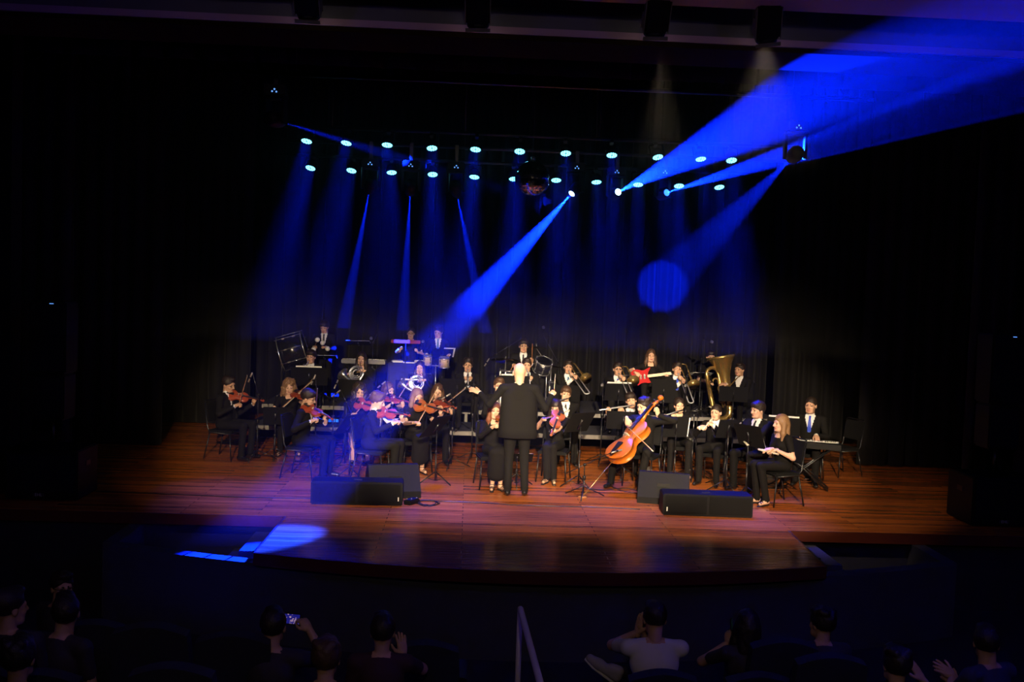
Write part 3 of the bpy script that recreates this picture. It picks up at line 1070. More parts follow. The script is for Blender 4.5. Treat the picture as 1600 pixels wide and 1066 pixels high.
def person(label, head, heading=0.0, s=1.0, zf=0.0, sit=True, outfit='suit', tie=None, hair=('short', M_HAIR_D), skin=M_SKIN,
           sex=None, lean=0.06, side_lean=0.0, head_yaw=0.0, head_pitch=0.0, head_roll=0.0, R_hand=None, L_hand=None, glasses=False, legs=None,
           seat=0.45, voxel=0.0105, top_m=None, bottom_m=None, shoes='shoe', group='orchestra players', bare='none', build=1.0, head_scale=1.0):
    """head: world position of the middle of the head. heading 0 faces the audience (-y), +90 faces +x.
       hands: (world point, finger direction or None, back-of-hand normal or None, pose)"""
    head = Vector(head)
    sex = sex or ('f' if outfit in ('dress', 'top', 'skirt', 'long') else 'm')
    M0 = T(head.x, head.y, zf) @ RZ(heading)
    t = thing('person', label, 'person', group, M0)
    inv = M0.inverted()
    H = inv @ head                                        # head in the figure's own frame (0, 0, hh)
    fw = 0.90 if sex == 'f' else 1.0
    hipz = seat + 0.085 * s if sit else H.z * 0.575
    hip = Vector((-side_lean, lean, hipz))
    neck = H + Vector((0, 0.032 * s, -0.152 * s))
    ax = (neck - hip).normalized()
    xx = Vector((1, 0, 0)); yy = ax.cross(xx).normalized(); xx = yy.cross(ax)
    rot = np.array(((xx.x, yy.x, ax.x), (xx.y, yy.y, ax.y), (xx.z, yy.z, ax.z)))
    Lt = (neck - hip).length
    b = Blend()
    TOP, BOT, SKIN, SHIRT, SHOE = 1, 2, 0, 3, 4
    bw = build
    b.ell(v3(hip), (0.165 * fw * s * bw, 0.125 * s * bw, 0.115 * s), BOT, 0.05, rot)
    b.ell(v3(hip + ax * Lt * 0.32), (0.150 * fw * s * bw, 0.112 * s * bw, 0.16 * s), TOP, 0.05, rot)
    b.ell(v3(hip + ax * Lt * 0.70), (0.168 * fw * s * bw, 0.116 * s * bw, 0.17 * s), TOP, 0.05, rot)
    if sex == 'f':
        for sx in (-1, 1):
            b.ell(v3(hip + ax * Lt * 0.64 + xx * sx * 0.07 * s - yy * 0.075 * s), (0.058 * s, 0.055 * s, 0.055 * s), TOP, 0.03, rot)
    shw = (0.178 if sex == 'm' else 0.155) * s * bw
    sh = {}
    for sx in (-1, 1):
        S = neck + xx * sx * shw - ax * 0.055 * s
        sh[sx] = S
        b.cone(v3(neck + xx * sx * 0.03 * s - ax * 0.035 * s), v3(S), 0.060 * s, 0.058 * s * fw, TOP, 0.03)
    b.cone(v3(neck - ax * 0.05 * s), v3(H + Vector((0, 0.022, -0.05)) * s), 0.052 * s * fw, 0.050 * s * fw, SKIN, 0.012)
    if outfit == 'suit':
        b.cone(v3(neck - ax * 0.012 * s - yy * 0.004), v3(neck + ax * 0.022 * s - yy * 0.006), 0.064 * s, 0.060 * s, SHIRT, 0.006)
    # legs
    thl, shl = 0.43 * s, (0.43 * s if sit else 0.44 * s)
    leg_m = BOT
    feet = []
    for i, sx in enumerate((-1, 1)):
        lg = legs[i] if legs else None
        hj = hip + Vector((sx * 0.088 * s, -0.01, -0.01))
        if sit:
            kdx, fdx, fdy = lg if lg else (sx * 0.05, sx * 0.05, 0.0)
            knee = Vector((hj.x + kdx, hj.y - thl * 0.97, seat + 0.055 + 0.03 * s))
            foot = Vector((hj.x + fdx, knee.y + 0.03 + fdy, 0.085 * s))
        else:
            kdx, fdx, fdy = lg if lg else (sx * 0.02, sx * 0.03, 0.02)
            knee = Vector((hj.x + kdx, hj.y - 0.025, hipz * 0.52))
            foot = Vector((hj.x + fdx, hj.y + fdy, 0.085 * s))
        tr = (0.085 if sex == 'm' else 0.080) * s
        skirt_knee = outfit == 'skirt'
        b.cone(v3(hj), v3(knee), tr * bw, 0.060 * s, BOT, 0.03)
        lm = SKIN if skirt_knee else BOT
        if outfit == 'long':
            hem = knee.lerp(foot, 0.66)
            b.cone(v3(knee), v3(hem), 0.085 * s, 0.090 * s, BOT, 0.05)
            b.cone((0, knee.y, knee.z), (0, hem.y, hem.z), 0.08 * s, 0.09 * s, BOT, 0.05)
            b.cone(v3(knee.lerp(foot, 0.5)), v3(foot), 0.045 * s, 0.031 * s, SKIN, 0.006)
        rr = (0.050, 0.030) if lm == SKIN else (0.060, 0.050)
        if lm == SKIN:
            b.cone(v3(knee), v3(knee.lerp(foot, 0.35) + Vector((0, 0.015, 0))), rr[0] * s, 0.050 * s, SKIN, 0.01)
            b.cone(v3(knee.lerp(foot, 0.35) + Vector((0, 0.015, 0))), v3(foot), 0.050 * s, 0.031 * s, SKIN, 0.02)
        elif outfit != 'long':
            end = foot.lerp(knee, 0.02)
            b.cone(v3(knee), v3(end), rr[0] * s, rr[1] * s, BOT, 0.02)
        toe = foot + Vector((sx * 0.03, -0.13 * s, -0.050 * s))
        feet.append((foot, toe))
        if shoes == 'shoe':
            b.cone(v3(foot + Vector((0, 0.035 * s, -0.040 * s))), v3(toe), 0.040 * s, 0.033 * s, SHOE, 0.015)
            b.cone(v3(foot + Vector((0, 0.035 * s, -0.052 * s))), v3(foot + Vector((0, 0.03 * s, -0.06 * s))), 0.028 * s, 0.025 * s, SHOE, 0.01)
        else:
            b.cone(v3(foot + Vector((0, 0.028 * s, -0.026 * s))), v3(toe + Vector((0, 0.01, 0.004))), 0.031 * s, 0.024 * s, SKIN, 0.015)
            b.cone(v3(foot), v3(foot + Vector((0, 0, -0.03))), 0.030 * s, 0.030 * s, SKIN, 0.015)
    if outfit == 'skirt':
        # cloth spanning both thighs down to the knees
        ky = hip.y - thl * 0.80
        b.cone((hip.x - 0.07 * s, hip.y - 0.1, hip.z), (hip.x - 0.09 * s, ky, seat + 0.07), 0.105 * s, 0.095 * s, BOT, 0.05)
        b.cone((hip.x + 0.07 * s, hip.y - 0.1, hip.z), (hip.x + 0.09 * s, ky, seat + 0.07), 0.105 * s, 0.095 * s, BOT, 0.05)
    # arms
    P = Parts()
    ua, fa = 0.285 * s, 0.255 * s
    sleeves = {'suit': 'full', 'top': 'short', 'skirt': 'short', 'dress': 'short', 'long': 'short', 'full': 'full', 'tee': 'short'}[outfit]
    if bare == 'full':
        sleeves = 'full'
    for sx, hd in ((-1, R_hand), (1, L_hand)):
        S = sh[sx]
        if hd is None:
            wl = Vector((sx * 0.11, hip.y - 0.30, seat + 0.17)) if sit else Vector((sx * 0.25, 0.0, hipz - 0.06))
            fd, nd, pose = Vector((-sx * 0.25, -1, -0.15)) if sit else Vector((0, -0.1, -1)), Vector((0, -0.1, 1)) if sit else Vector((sx, 0, 0)), 'relax'
            pole = Vector((sx * 0.7, 0.8, -0.6))
        else:
            wp, fd, nd, pose = hd[:4]
            wl = inv @ Vector(wp)
            i3 = inv.to_3x3()
            fd = None if fd is None else i3 @ Vector(fd)
            nd = None if nd is None else i3 @ Vector(nd)
            pole = (i3 @ Vector(hd[4])) if len(hd) > 4 else Vector((sx * 0.75, 0.35, -0.9))
            if fd is not None:
                wl = wl - fd.normalized() * 0.085 * s        # the given point is the middle of the grip
        E_, W_ = ik(S, wl, ua, fa, pole)
        if fd is None:                                       # the hand goes on in line with the forearm, its grip on the point
            E_, W_ = ik(S, wl - (W_ - E_).normalized() * 0.08 * s, ua, fa, pole)
        rU, rF, rW = 0.050 * s * fw, 0.041 * s * fw, 0.031 * s * fw
        if sleeves == 'full':
            b.cone(v3(S), v3(E_), 0.056 * s * fw, 0.046 * s * fw, TOP, 0.03)
            we = E_.lerp(W_, 0.90)
            b.cone(v3(E_), v3(we), 0.046 * s * fw, 0.037 * s * fw, TOP, 0.02)
            if outfit == 'suit':
                b.cone(v3(E_.lerp(W_, 0.88)), v3(E_.lerp(W_, 0.98)), 0.034 * s, 0.033 * s, SHIRT, 0.004)
            b.cone(v3(E_.lerp(W_, 0.86)), v3(W_), 0.028 * s, 0.026 * s, SKIN, 0.004)
        else:
            mid = S.lerp(E_, 0.62)
            b.cone(v3(S), v3(mid), 0.058 * s * fw, 0.054 * s * fw, TOP, 0.03)
            b.cone(v3(S), v3(E_), rU * 0.93, rF * 0.95, SKIN, 0.01)
            b.cone(v3(E_), v3(W_), rF, rW * 0.86, SKIN, 0.02)
        if fd is None:
            fd = (W_ - E_)
        fd = Vector(fd).normalized()
        if nd is None:
            nd = Vector((sx * 0.5, -0.5, 0.8))
        hm = frame(W_, x=fd, z=nd) if abs(Vector(nd).normalized().dot(fd)) < 0.97 else frame(W_, x=fd, z=fd.orthogonal())
        # keep the finger direction exact
        zc = (Vector(nd) - fd * Vector(nd).dot(fd))
        zc = zc.normalized() if zc.length > 1e-4 else fd.orthogonal().normalized()
        yc = zc.cross(fd)
        hm = Matrix(((fd.x, yc.x, zc.x, W_.x), (fd.y, yc.y, zc.y, W_.y), (fd.z, yc.z, zc.z, W_.z), (0, 0, 0, 1)))
        sc = 0.98 * s * (0.92 if sex == 'f' else 1.0)
        # a left hand palm down with fingers forward has its thumb on the -x side: template is right for it when y = z x fd
        left = sx > 0
        mm = hm @ Matrix.Diagonal((sc, -sc if left else sc, sc, 1))
        P.add(HANDS[pose], mm, None, flip=left)
    V, Q, M_ = b.mesh(voxel)
    # shirt front or neckline, by place on the chest
    C = V[Q].mean(1)
    rel = C - v3(hip)
    tt = rel @ v3(ax) / Lt
    lat = np.abs(rel @ v3(xx)) / s
    front = -(rel @ v3(yy))
    if outfit == 'suit':
        vz = np.clip((tt - 0.50) / 0.50, 0, 1)
        msk = (M_ == TOP) & (front > 0.03) & (tt > 0.50) & (lat < 0.012 + 0.062 * vz) & (tt < 1.1)
        M_[msk] = SHIRT
    elif sex == 'f' or outfit == 'tee':
        msk = (M_ == TOP) & (front > 0.0) & (tt > 0.90) & (lat < 0.06)
        M_[msk] = SKIN
        msk = (M_ == TOP) & (tt > 0.985) & (lat < 0.07)
        M_[msk] = SKIN
    P.add((V, Q, M_))
    hmx = Matrix.Translation(H) @ RZ(head_yaw) @ RX(head_pitch) @ RY(head_roll) @ Matrix.Scale(s if s > 0.94 else 0.5 * s + 0.47, 4) @ Matrix.Scale(head_scale, 4)
    P.add(HEADS[sex], hmx)
    mats = [skin, top_m or (M_SUIT if outfit == 'suit' else M_DRESS), bottom_m or (M_SUIT if outfit == 'suit' else M_DRESS), M_SHIRT, M_SHOE, M_EYE, M_LIP, hair[1] if hair else skin]
    P.build('body', mats, t)
    if hair:
        hair_object(hair[0], hair[1], t, hmx)
    if outfit == 'suit' and tie is not None:
        pts = []
        for f, fr in ((0.985, 0.066), (0.93, 0.098), (0.82, 0.122), (0.66, 0.128), (0.52, 0.122)):
            pts.append(hip + ax * Lt * f - yy * fr * s * max(1, bw))
        mb = MB()
        wd = [0.016, 0.014, 0.022, 0.027, 0.026]
        for sgn in (0, 1):
            mb.add([p + xx * w * s * q - yy * (0.004 * (1 - sgn)) for p, w in zip(pts, wd) for q in (-1, 1)], [(2 * i, 2 * i + 1, 2 * i + 3, 2 * i + 2) for i in range(4)])
        mb.box((0, 0, 0), (0.036 * s, 0.02, 0.032 * s), frame(pts[0] - ax * 0.004, z=ax, x=xx), bev=0.006)
        mb.build('tie', tie, t)
    if glasses:
        mb = MB()
        for sx in (-1, 1):
            ring = [(sx * 0.031 + 0.021 * math.cos(a), -0.098, 0.002 + 0.015 * math.sin(a)) for a in [2 * PI * i / 10 for i in range(11)]]
            mb.tube(ring, 0.0022, 5, caps=False)
            mb.tube([(sx * 0.052, -0.096, 0.006), (sx * 0.080, -0.02, 0.008), (sx * 0.082, 0.02, 0.0)], 0.002, 5)
        mb.tube([(-0.011, -0.100, 0.006), (0.011, -0.100, 0.006)], 0.002, 5)
        mb.build('glasses', M_EBONY, t, hmx)
    if shoes == 'sandal':
        for foot, toe in feet:
            mb = MB()
            d = (toe - foot); d.z = 0
            m = frame((0, 0, 0), x=d, z=(0, 0, 1)); m.translation = foot
            L = d.length
            mb.tube([m @ Vector((-0.05 * s, 0, 0.012 - foot.z)), m @ Vector((0.02, 0, 0.010 - foot.z)), m @ Vector((L + 0.03, 0, 0.008 - foot.z))], [0.022, 0.028, 0.026], 8, flat=0.32)
            for q, w, z in ((0.0, 0.036, 0.005), (L * 0.72, 0.033, -0.028), (L * 0.98, 0.031, -0.038)):
                arc = [m @ Vector((q, w * s * math.cos(a), z * s + (0.022 if q > 0 else 0.0) * math.sin(a) + (0.012 * math.cos(2 * a) if q == 0 else 0))) for a in [PI * i / 8 for i in range(9)]]
                if q == 0.0:
                    arc = [m @ Vector((0.034 * s * math.sin(a) * 1.1, 0.036 * s * math.cos(a), 0.012)) for a in [2 * PI * i / 12 for i in range(13)]]
                mb.tube(arc, 0.005, 5)
            mb.build('sandal', M_EBONY, t)
    t['_h'] = 1
    del t['_h']
    return t
# ================================================================ furniture and stands
def make_chair():
    t = thing('chair', 'x', 'chair')
    MB().box((0, 0, 0.425), (0.42, 0.40, 0.05), bev=0.016).build('seat', M_MATTE, t)
    MB().box((0, 0, 0), (0.40, 0.035, 0.30), T(0, 0.235, 0.71) @ RX(-10), bev=0.014).build('backrest', M_MATTE, t)
    for sx in (-1, 1):
        MB().tube([(sx * 0.19, -0.17, 0.40), (sx * 0.215, -0.215, 0.0)], 0.011, 8).build('leg', M_STEEL, t)
        MB().tube([(sx * 0.19, 0.17, 0.40), (sx * 0.215, 0.255, 0.0)], 0.011, 8).build('leg', M_STEEL, t)
        MB().tube([(sx * 0.195, -0.16, 0.40), (sx * 0.2, 0.16, 0.41), (sx * 0.2, 0.205, 0.48), (sx * 0.2, 0.262, 0.86)], 0.010, 8).build('side_tube', M_STEEL, t)
    MB().tube([(-0.2, 0.262, 0.86), (-0.17, 0.272, 0.88), (0.17, 0.272, 0.88), (0.2, 0.262, 0.86)], 0.010, 8).build('top_tube', M_STEEL, t)
    return t


class Proto:
    """first use hands out the prototype itself, later uses copy it with its parts"""

    def __init__(s, maker):
        s.maker, s.o = maker, None

    def place(s, mtx, label, group=None, cat=None):
        if s.o is None:
            s.o = s.maker(); o = s.o
        else:
            o = copy_tree(s.o)
        o.matrix_world = mtx
        return tag(o, label, cat, group)


CHAIR = Proto(make_chair)


def make_stand_desk(w=0.50, h=0.34, paper=True):
    t = thing('music_stand', 'x', 'music stand')
    return t


PAPER_RND = random.Random(3)


def music_stand(label, desk, Y, zf=0.0, heading=0.0, tilt=22.0, w=0.50, h=0.33, paper=1, base_dx=0.0, foot=True, m=None):
    """desk: pixel of the middle of the desk; heading of the reader; the camera sees the desk's back"""
    c = aty(desk[0], desk[1], Y)
    t = thing('music_stand', label, 'music stand', 'music stands', T(c.x, c.y, zf) @ RZ(heading))
    zc = c.z - zf
    dm = T(0, 0, zc) @ RX(tilt)                                      # desk plane is local xz, reader on +y
    m = m or M_MATTE
    d = MB().box((0, 0, 0), (w, 0.006, h), dm, bev=0.002).build('desk', m, t)
    MB().box((0, 0.03, -h / 2), (w, 0.06, 0.006), dm).build('lip', m, d)
    MB().tube([dm @ Vector((0, -0.02, -0.10)), dm @ Vector((0, -0.02, 0.06))], 0.014, 8).build('desk_bracket', M_STEEL, d)
    if paper:
        ph = h * (0.92 if paper == 1 else 1.06)
        for k, sx in enumerate((-1, 1)):
            if paper == 3 and k == 0:
                continue
            MB().box((0, 0, 0), (0.205, 0.003, ph), dm @ T(sx * 0.108, 0.008 + 0.003 * k, (ph - h) / 2 + 0.004) @ RY(PAPER_RND.uniform(-2, 2)), bev=0).build('sheet_music', M_PAPER, t)
    MB().tube([(0, -0.02, 0.05), (0, -0.02, zc * 0.55)], 0.012, 8).build('lower_pole', M_STEEL, t)
    MB().tube([(0, -0.02, zc * 0.5), (0, -0.02, zc - 0.06)], 0.008, 8).build('upper_pole', M_STEEL, t)
    MB().lathe([(0.016, -0.02), (0.019, -0.015), (0.019, 0.015), (0.016, 0.02)], 10, mtx=T(0, -0.02, zc * 0.55)).build('clutch', M_STEEL, t)
    for k in range(3):
        a = 2 * PI * k / 3 + 0.5
        x, y = math.cos(a), math.sin(a)
        MB().tube([(0.012 * x, -0.02 + 0.012 * y, 0.17), (0.26 * x, -0.02 + 0.26 * y, 0.012)], 0.008, 6).build('leg', M_STEEL, t)
        MB().tube([(0.012 * x, -0.02 + 0.012 * y, 0.05), (0.13 * x, -0.02 + 0.13 * y, 0.095)], 0.005, 6).build('brace', M_STEEL, t)
    return t


M_MICBODY = mat('champagne_mic_body', (0.55, 0.50, 0.42), 0.3, metal=0.7)
M_MESH = mat('mic_grille_mesh', (0.35, 0.35, 0.37), 0.4, metal=0.8, bump=0.6, bscale=500)


def mic_stand(label, foot, zf, pole_h, mic, aim, mic_kind='pencil', Y=None, boom_back=0.18):
    """foot: (px, Y) of the pole; mic: (px, py, Y) of the capsule; aim: direction the microphone points"""
    p = aty(foot[0], 640, foot[1])
    base = Vector((p.x, foot[1], zf))
    # slide along x so that the pole stands under the pixel column at floor level
    t = thing('microphone_stand', label, 'microphone stand', 'microphone stands', T(*base))
    mp = aty(*mic) - base
    top = Vector((0, 0, pole_h))
    MB().tube([(0, 0, 0.06), (0, 0, pole_h * 0.6)], 0.010, 8).build('lower_pole', M_STEEL, t)
    MB().tube([(0, 0, pole_h * 0.58), top], 0.007, 8).build('upper_pole', M_STEEL, t)
    for k in range(3):
        a = 2 * PI * k / 3 + 0.3
        x, y = math.cos(a), math.sin(a)
        MB().tube([(0.012 * x, 0.012 * y, 0.15), (0.30 * x, 0.30 * y, 0.012)], 0.008, 6).build('leg', M_STEEL, t)
    MB().lathe([(0.018, -0.03), (0.022, -0.02), (0.022, 0.02), (0.018, 0.03)], 10, mtx=T(0, 0, pole_h * 0.6)).build('clutch', M_STEEL, t)
    aim = Vector(aim).normalized()
    tail = mp - aim * (0.16 if mic_kind == 'pencil' else 0.19)
    d = (tail - top)
    if d.length > 0.08:
        dn = d.normalized()
        MB().tube([top - dn * boom_back, tail], 0.006, 8).build('boom', M_STEEL, t)
        MB().sphere(top, 0.022, 10, 8).build('swivel', M_STEEL, t)
    mm = frame(mp, z=aim)
    m = thing_child = None
    if mic_kind == 'pencil':
        o = MB().lathe([(0.0001, -0.16), (0.010, -0.158), (0.0115, -0.13), (0.0115, 0.0), (0.009, 0.002), (0.0001, 0.003)], 12, mtx=mm).build('microphone', M_MICBODY, t)
        MB().lathe([(0.0122, -0.085), (0.0145, -0.08), (0.0145, -0.06), (0.0122, -0.055)], 12, mtx=mm).build('clip', M_BLACK, o)
    else:
        o = MB().lathe([(0.0001, -0.19), (0.010, -0.188), (0.013, -0.06), (0.020, -0.045)], 12, mtx=mm).build('microphone', M_BLACK, t)
        MB().lathe([(0.020, -0.045), (0.026, -0.03), (0.026, -0.012), (0.018, 0.004), (0.0001, 0.01)], 14, mtx=mm).build('grille', M_MESH, o)
    return t


# ================================================================ instruments
def fiddle_parts(t, k, rib, m, endpin=False, black=M_EBONY):
    """violin family: button at the origin, scroll towards +y, top plate towards +z; k scales a 0.59 m violin"""
    half = [(0.0, 0.012), (0.006, 0.045), (0.025, 0.082), (0.060, 0.101), (0.095, 0.103), (0.130, 0.090), (0.150, 0.078), (0.158, 0.070), (0.175, 0.058), (0.195, 0.054), (0.215, 0.058), (0.228, 0.068), (0.250, 0.079), (0.285, 0.083), (0.320, 0.072), (0.345, 0.045), (0.355, 0.016)]
    outl = [(-w, y) for y, w in half] + [(w, y) for y, w in reversed(half)]
    n = len(outl)
    z = rib / 2
    rings = [(0.0, -z - 0.010), (0.6, -z - 0.008), (0.92, -z - 0.001), (1.0, -z), (1.02, -z + 0.004), (0.975, -z + 0.005), (0.975, z - 0.005), (1.02, z - 0.004), (1.0, z), (0.92, z + 0.001), (0.6, z + 0.011), (0.0, z + 0.014)]
    mb = MB()
    vs, fs = [], []
    for s_, zz in rings:
        for x, y in outl:
            vs.append((x * max(s_, 0.001) * k, (0.178 + (y - 0.178) * max(s_, 0.02)) * k, zz * k))
    for i in range(len(rings) - 1):
        for j in range(n):
            fs.append((i * n + j, i * n + (j + 1) % n, (i + 1) * n + (j + 1) % n, (i + 1) * n + j))
    mb.add(vs, fs)
    mb.build('body', m, t)
    zt = z + 0.012
    MB().prism([(-0.012 * k, 0.235 * k), (0.012 * k, 0.235 * k), (0.0165 * k * 0.75, 0.490 * k), (-0.0165 * k * 0.75, 0.490 * k)][::1], (zt + 0.012) * k, (zt + 0.019) * k).build('fingerboard', black, t)
    MB().tube([(0, 0.345 * k, (z - 0.004) * k), (0, 0.40 * k, (zt + 0.0) * k), (0, 0.495 * k, (zt + 0.004) * k)], [0.016 * k, 0.0125 * k, 0.011 * k], 10).build('neck', m, t)
    sc = MB().tube([(0, 0.488 * k, (zt + 0.004) * k), (0, 0.53 * k, (zt - 0.006) * k), (0, 0.565 * k, (zt - 0.016) * k)], [0.013 * k, 0.0115 * k, 0.009 * k], 10)
    sc.lathe([(0.0001, -0.016 * k), (0.012 * k, -0.016 * k), (0.017 * k, -0.010 * k), (0.017 * k, 0.010 * k), (0.012 * k, 0.016 * k), (0.0001, 0.016 * k)], 14, mtx=T(0, 0.577 * k, (zt - 0.006) * k) @ RY(90))
    s_ = sc.build('scroll', m, t)
    for i, (y, sx) in enumerate(((0.505, 1), (0.518, -1), (0.533, 1), (0.546, -1))):
        MB().tube([(-sx * 0.014 * k, y * k, (zt - 0.004) * k), (sx * 0.03 * k, y * k, (zt - 0.004) * k), (sx * 0.032 * k, y * k, (zt - 0.004) * k), (sx * 0.046 * k, y * k, (zt - 0.004) * k)], [0.0035 * k, 0.0035 * k, 0.008 * k, 0.007 * k], 8).build('peg', black, s_)
    MB().prism([(-0.020 * k, 0), (-0.014 * k, 0.030 * k), (0.014 * k, 0.030 * k), (0.020 * k, 0)], -0.002 * k, 0.002 * k, mtx=T(0, 0.195 * k, (zt - 0.002) * k) @ RX(90)).build('bridge', M_BOWHAIR, t)
    MB().prism([(-0.010 * k, 0.012 * k), (0.010 * k, 0.012 * k), (0.022 * k, 0.125 * k), (-0.022 * k, 0.125 * k)], (zt + 0.006) * k, (zt + 0.013) * k).build('tailpiece', black, t)
    mb = MB()
    for i in range(4):
        x = (i - 1.5) * 0.0085 * k
        mb.tube([(x, 0.12 * k, (zt + 0.012) * k), (x, 0.195 * k, (zt + 0.029) * k), (x * 0.6, 0.49 * k, (zt + 0.021) * k)], 0.0007 * k, 4)
    mb.build('strings', M_SILVER, t)
    for sx in (-1, 1):
        mb = MB()
        mb.tube([(sx * 0.030 * k, 0.225 * k, (zt + 0.0005) * k), (sx * 0.036 * k, 0.200 * k, (zt - 0.001) * k), (sx * 0.044 * k, 0.175 * k, (zt - 0.004) * k)], [0.003 * k] * 3, 6, flat=0.4)
        mb.build('sound_hole', black, t)
    if endpin:
        MB().tube([(0, 0, 0), (0, -0.235, 0)], 0.006, 8).build('endpin', M_BRASS, t)
    else:
        MB().sphere((-0.035 * k, 0.035 * k, (zt + 0.014) * k), (0.038 * k, 0.028 * k, 0.010 * k), 12, 6).build('chin_rest', black, t)


def make_violin():
    t = thing('violin', 'x', 'violin')
    fiddle_parts(t, 1.0, 0.034, M_VIOLIN)
    return t


def make_bow():
    t = thing('violin_bow', 'x', 'bow')
    MB().tube([(0, 0, 0.012), (0, 0.3, 0.007), (0, 0.6, 0.009), (0, 0.735, 0.020)], [0.0052, 0.0048, 0.0044, 0.004], 8).build('stick', M_BOWWOOD, t)
    MB().box((0, 0.385, -0.006), (0.010, 0.70, 0.002)).build('bow_hair', M_BOWHAIR, t)
    MB().box((0, 0.045, 0.001), (0.012, 0.05, 0.020), bev=0.003).build('frog', M_EBONY, t)
    MB().prism([(0.725, -0.006), (0.742, -0.004), (0.742, 0.024), (0.730, 0.024)], -0.005, 0.005, mtx=Matrix(((0, 0, 1, 0), (1, 0, 0, 0), (0, 1, 0, 0), (0, 0, 0, 1)))).build('tip', M_BOWHAIR, t)
    return t


VIOLIN, BOW = Proto(make_violin), Proto(make_bow)


def axis_px(a, b, Y, L, sgn=-1):
    """start point and direction of a thing of length L seen from pixel a to pixel b, its start at depth Y"""
    A = aty(a[0], a[1], Y)
    return A, to_px(A, b, L, sgn)


def to_px(A, b, L, sgn=-1):
    """direction from A so that a thing of length L ends on the sight line of pixel b, nearer (-1) or farther (+1)"""
    C = Vector((0, 0, CZ))
    r = _ray(b[0], b[1]).normalized()
    q = C - A
    B_ = q.dot(r)
    D = B_ * B_ - (q.length_squared - L * L)
    t_ = -B_ + sgn * math.sqrt(max(0.0, D))
    return (C + r * t_ - A).normalized()


def ring(cx, cy, cz, r, a0, a1, n, plane='xz', rz=None):
    out = []
    for i in range(n + 1):
        a = R(a0 + (a1 - a0) * i / n)
        c, s_ = r * math.cos(a), (rz or r) * math.sin(a)
        out.append((cx + c, cy, cz + s_) if plane == 'xz' else (cx + c, cy + s_, cz) if plane == 'xy' else (cx, cy + c, cz + s_))
    return out


def bell_profile(L, r0, r1, n=14, p=3.2):
    return [(r0 + (r1 - r0) * 0.18 * (i / n) + (r1 - r0) * 0.82 * (i / n) ** (p * 2), L * i / n) for i in range(n + 1)]


def make_trumpet():
    """mouthpiece rim at the origin, bell towards +y, valves up +z"""
    t = thing('trumpet', 'x', 'trumpet')
    MB().tube([(0, 0.0, 0), (0, 0.02, 0), (0, 0.03, 0), (0, 0.30, 0), (0, 0.37, 0), (0, 0.405, -0.03), (0, 0.405, -0.055), (0, 0.37, -0.085), (0, 0.14, -0.085), (0, 0.10, -0.06), (0, 0.11, -0.025), (0, 0.14, -0.004)], [0.013, 0.011, 0.006, 0.006, 0.007, 0.007, 0.007, 0.007, 0.007, 0.007, 0.007, 0.007], 10).build('tubing', M_SATIN, t)
    b = MB().lathe(bell_profile(0.36, 0.008, 0.060), 20, mtx=T(0, 0.14, -0.042) @ RX(-90))
    b.tube([(0, 0.14, -0.042), (0, 0.11, -0.03), (0, 0.14, -0.004)], 0.008, 8)
    b.build('bell', M_SILVER, t)
    for i in range(3):
        v = MB().tube([(0, 0.19 + 0.028 * i, -0.10), (0, 0.19 + 0.028 * i, 0.035)], 0.012, 10).build('valve', M_SILVER, t)
        MB().tube([(0, 0.19 + 0.028 * i, 0.035), (0, 0.19 + 0.028 * i, 0.060), (0, 0.19 + 0.028 * i, 0.062)], [0.003, 0.003, 0.009], 8).build('valve_button', M_SILVER, v)
    return t


def make_trombone():
    """mouthpiece at the origin, slide towards +y, bell section on +x"""
    t = thing('trombone', 'x', 'trombone')
    MB().tube([(0, 0.0, 0), (0, 0.02, 0), (0, 0.05, 0), (0, 0.62, 0)], [0.015, 0.013, 0.008, 0.008], 10).build('inner_slide', M_SATIN, t)
    sl = MB().tube([(0, 0.20, 0)] + [(0, 0.78, 0)] + ring(0.0425, 0.78, 0, 0.0425, 180, 0, 8, 'xy')[1:] + [(0.085, 0.20, 0)], 0.0100, 10)
    sl.tube([(0, 0.22, 0), (0.085, 0.22, 0)], 0.006, 8)
    sl.build('slide', M_SATIN, t)
    MB().tube([(0.085, 0.62, 0), (0.085, 0.0, 0), (0.085, -0.20, 0)] + ring(0.135, -0.20, 0, 0.05, 180, 360, 10, 'xy')[1:] + [(0.185, 0.02, 0)], [0.008, 0.008, 0.009] + [0.010] * 10 + [0.012], 10).build('tuning_bow', M_BRASS, t)
    MB().lathe([(r, z) for r, z in bell_profile(0.34, 0.012, 0.108)] , 28, mtx=T(0.185, 0.0, 0) @ RX(-90)).build('bell', M_BRASS, t)
    MB().tube([(0.0, 0.10, 0), (0.185, 0.10, 0)], 0.005, 8).build('brace', M_SILVER, t)
    return t


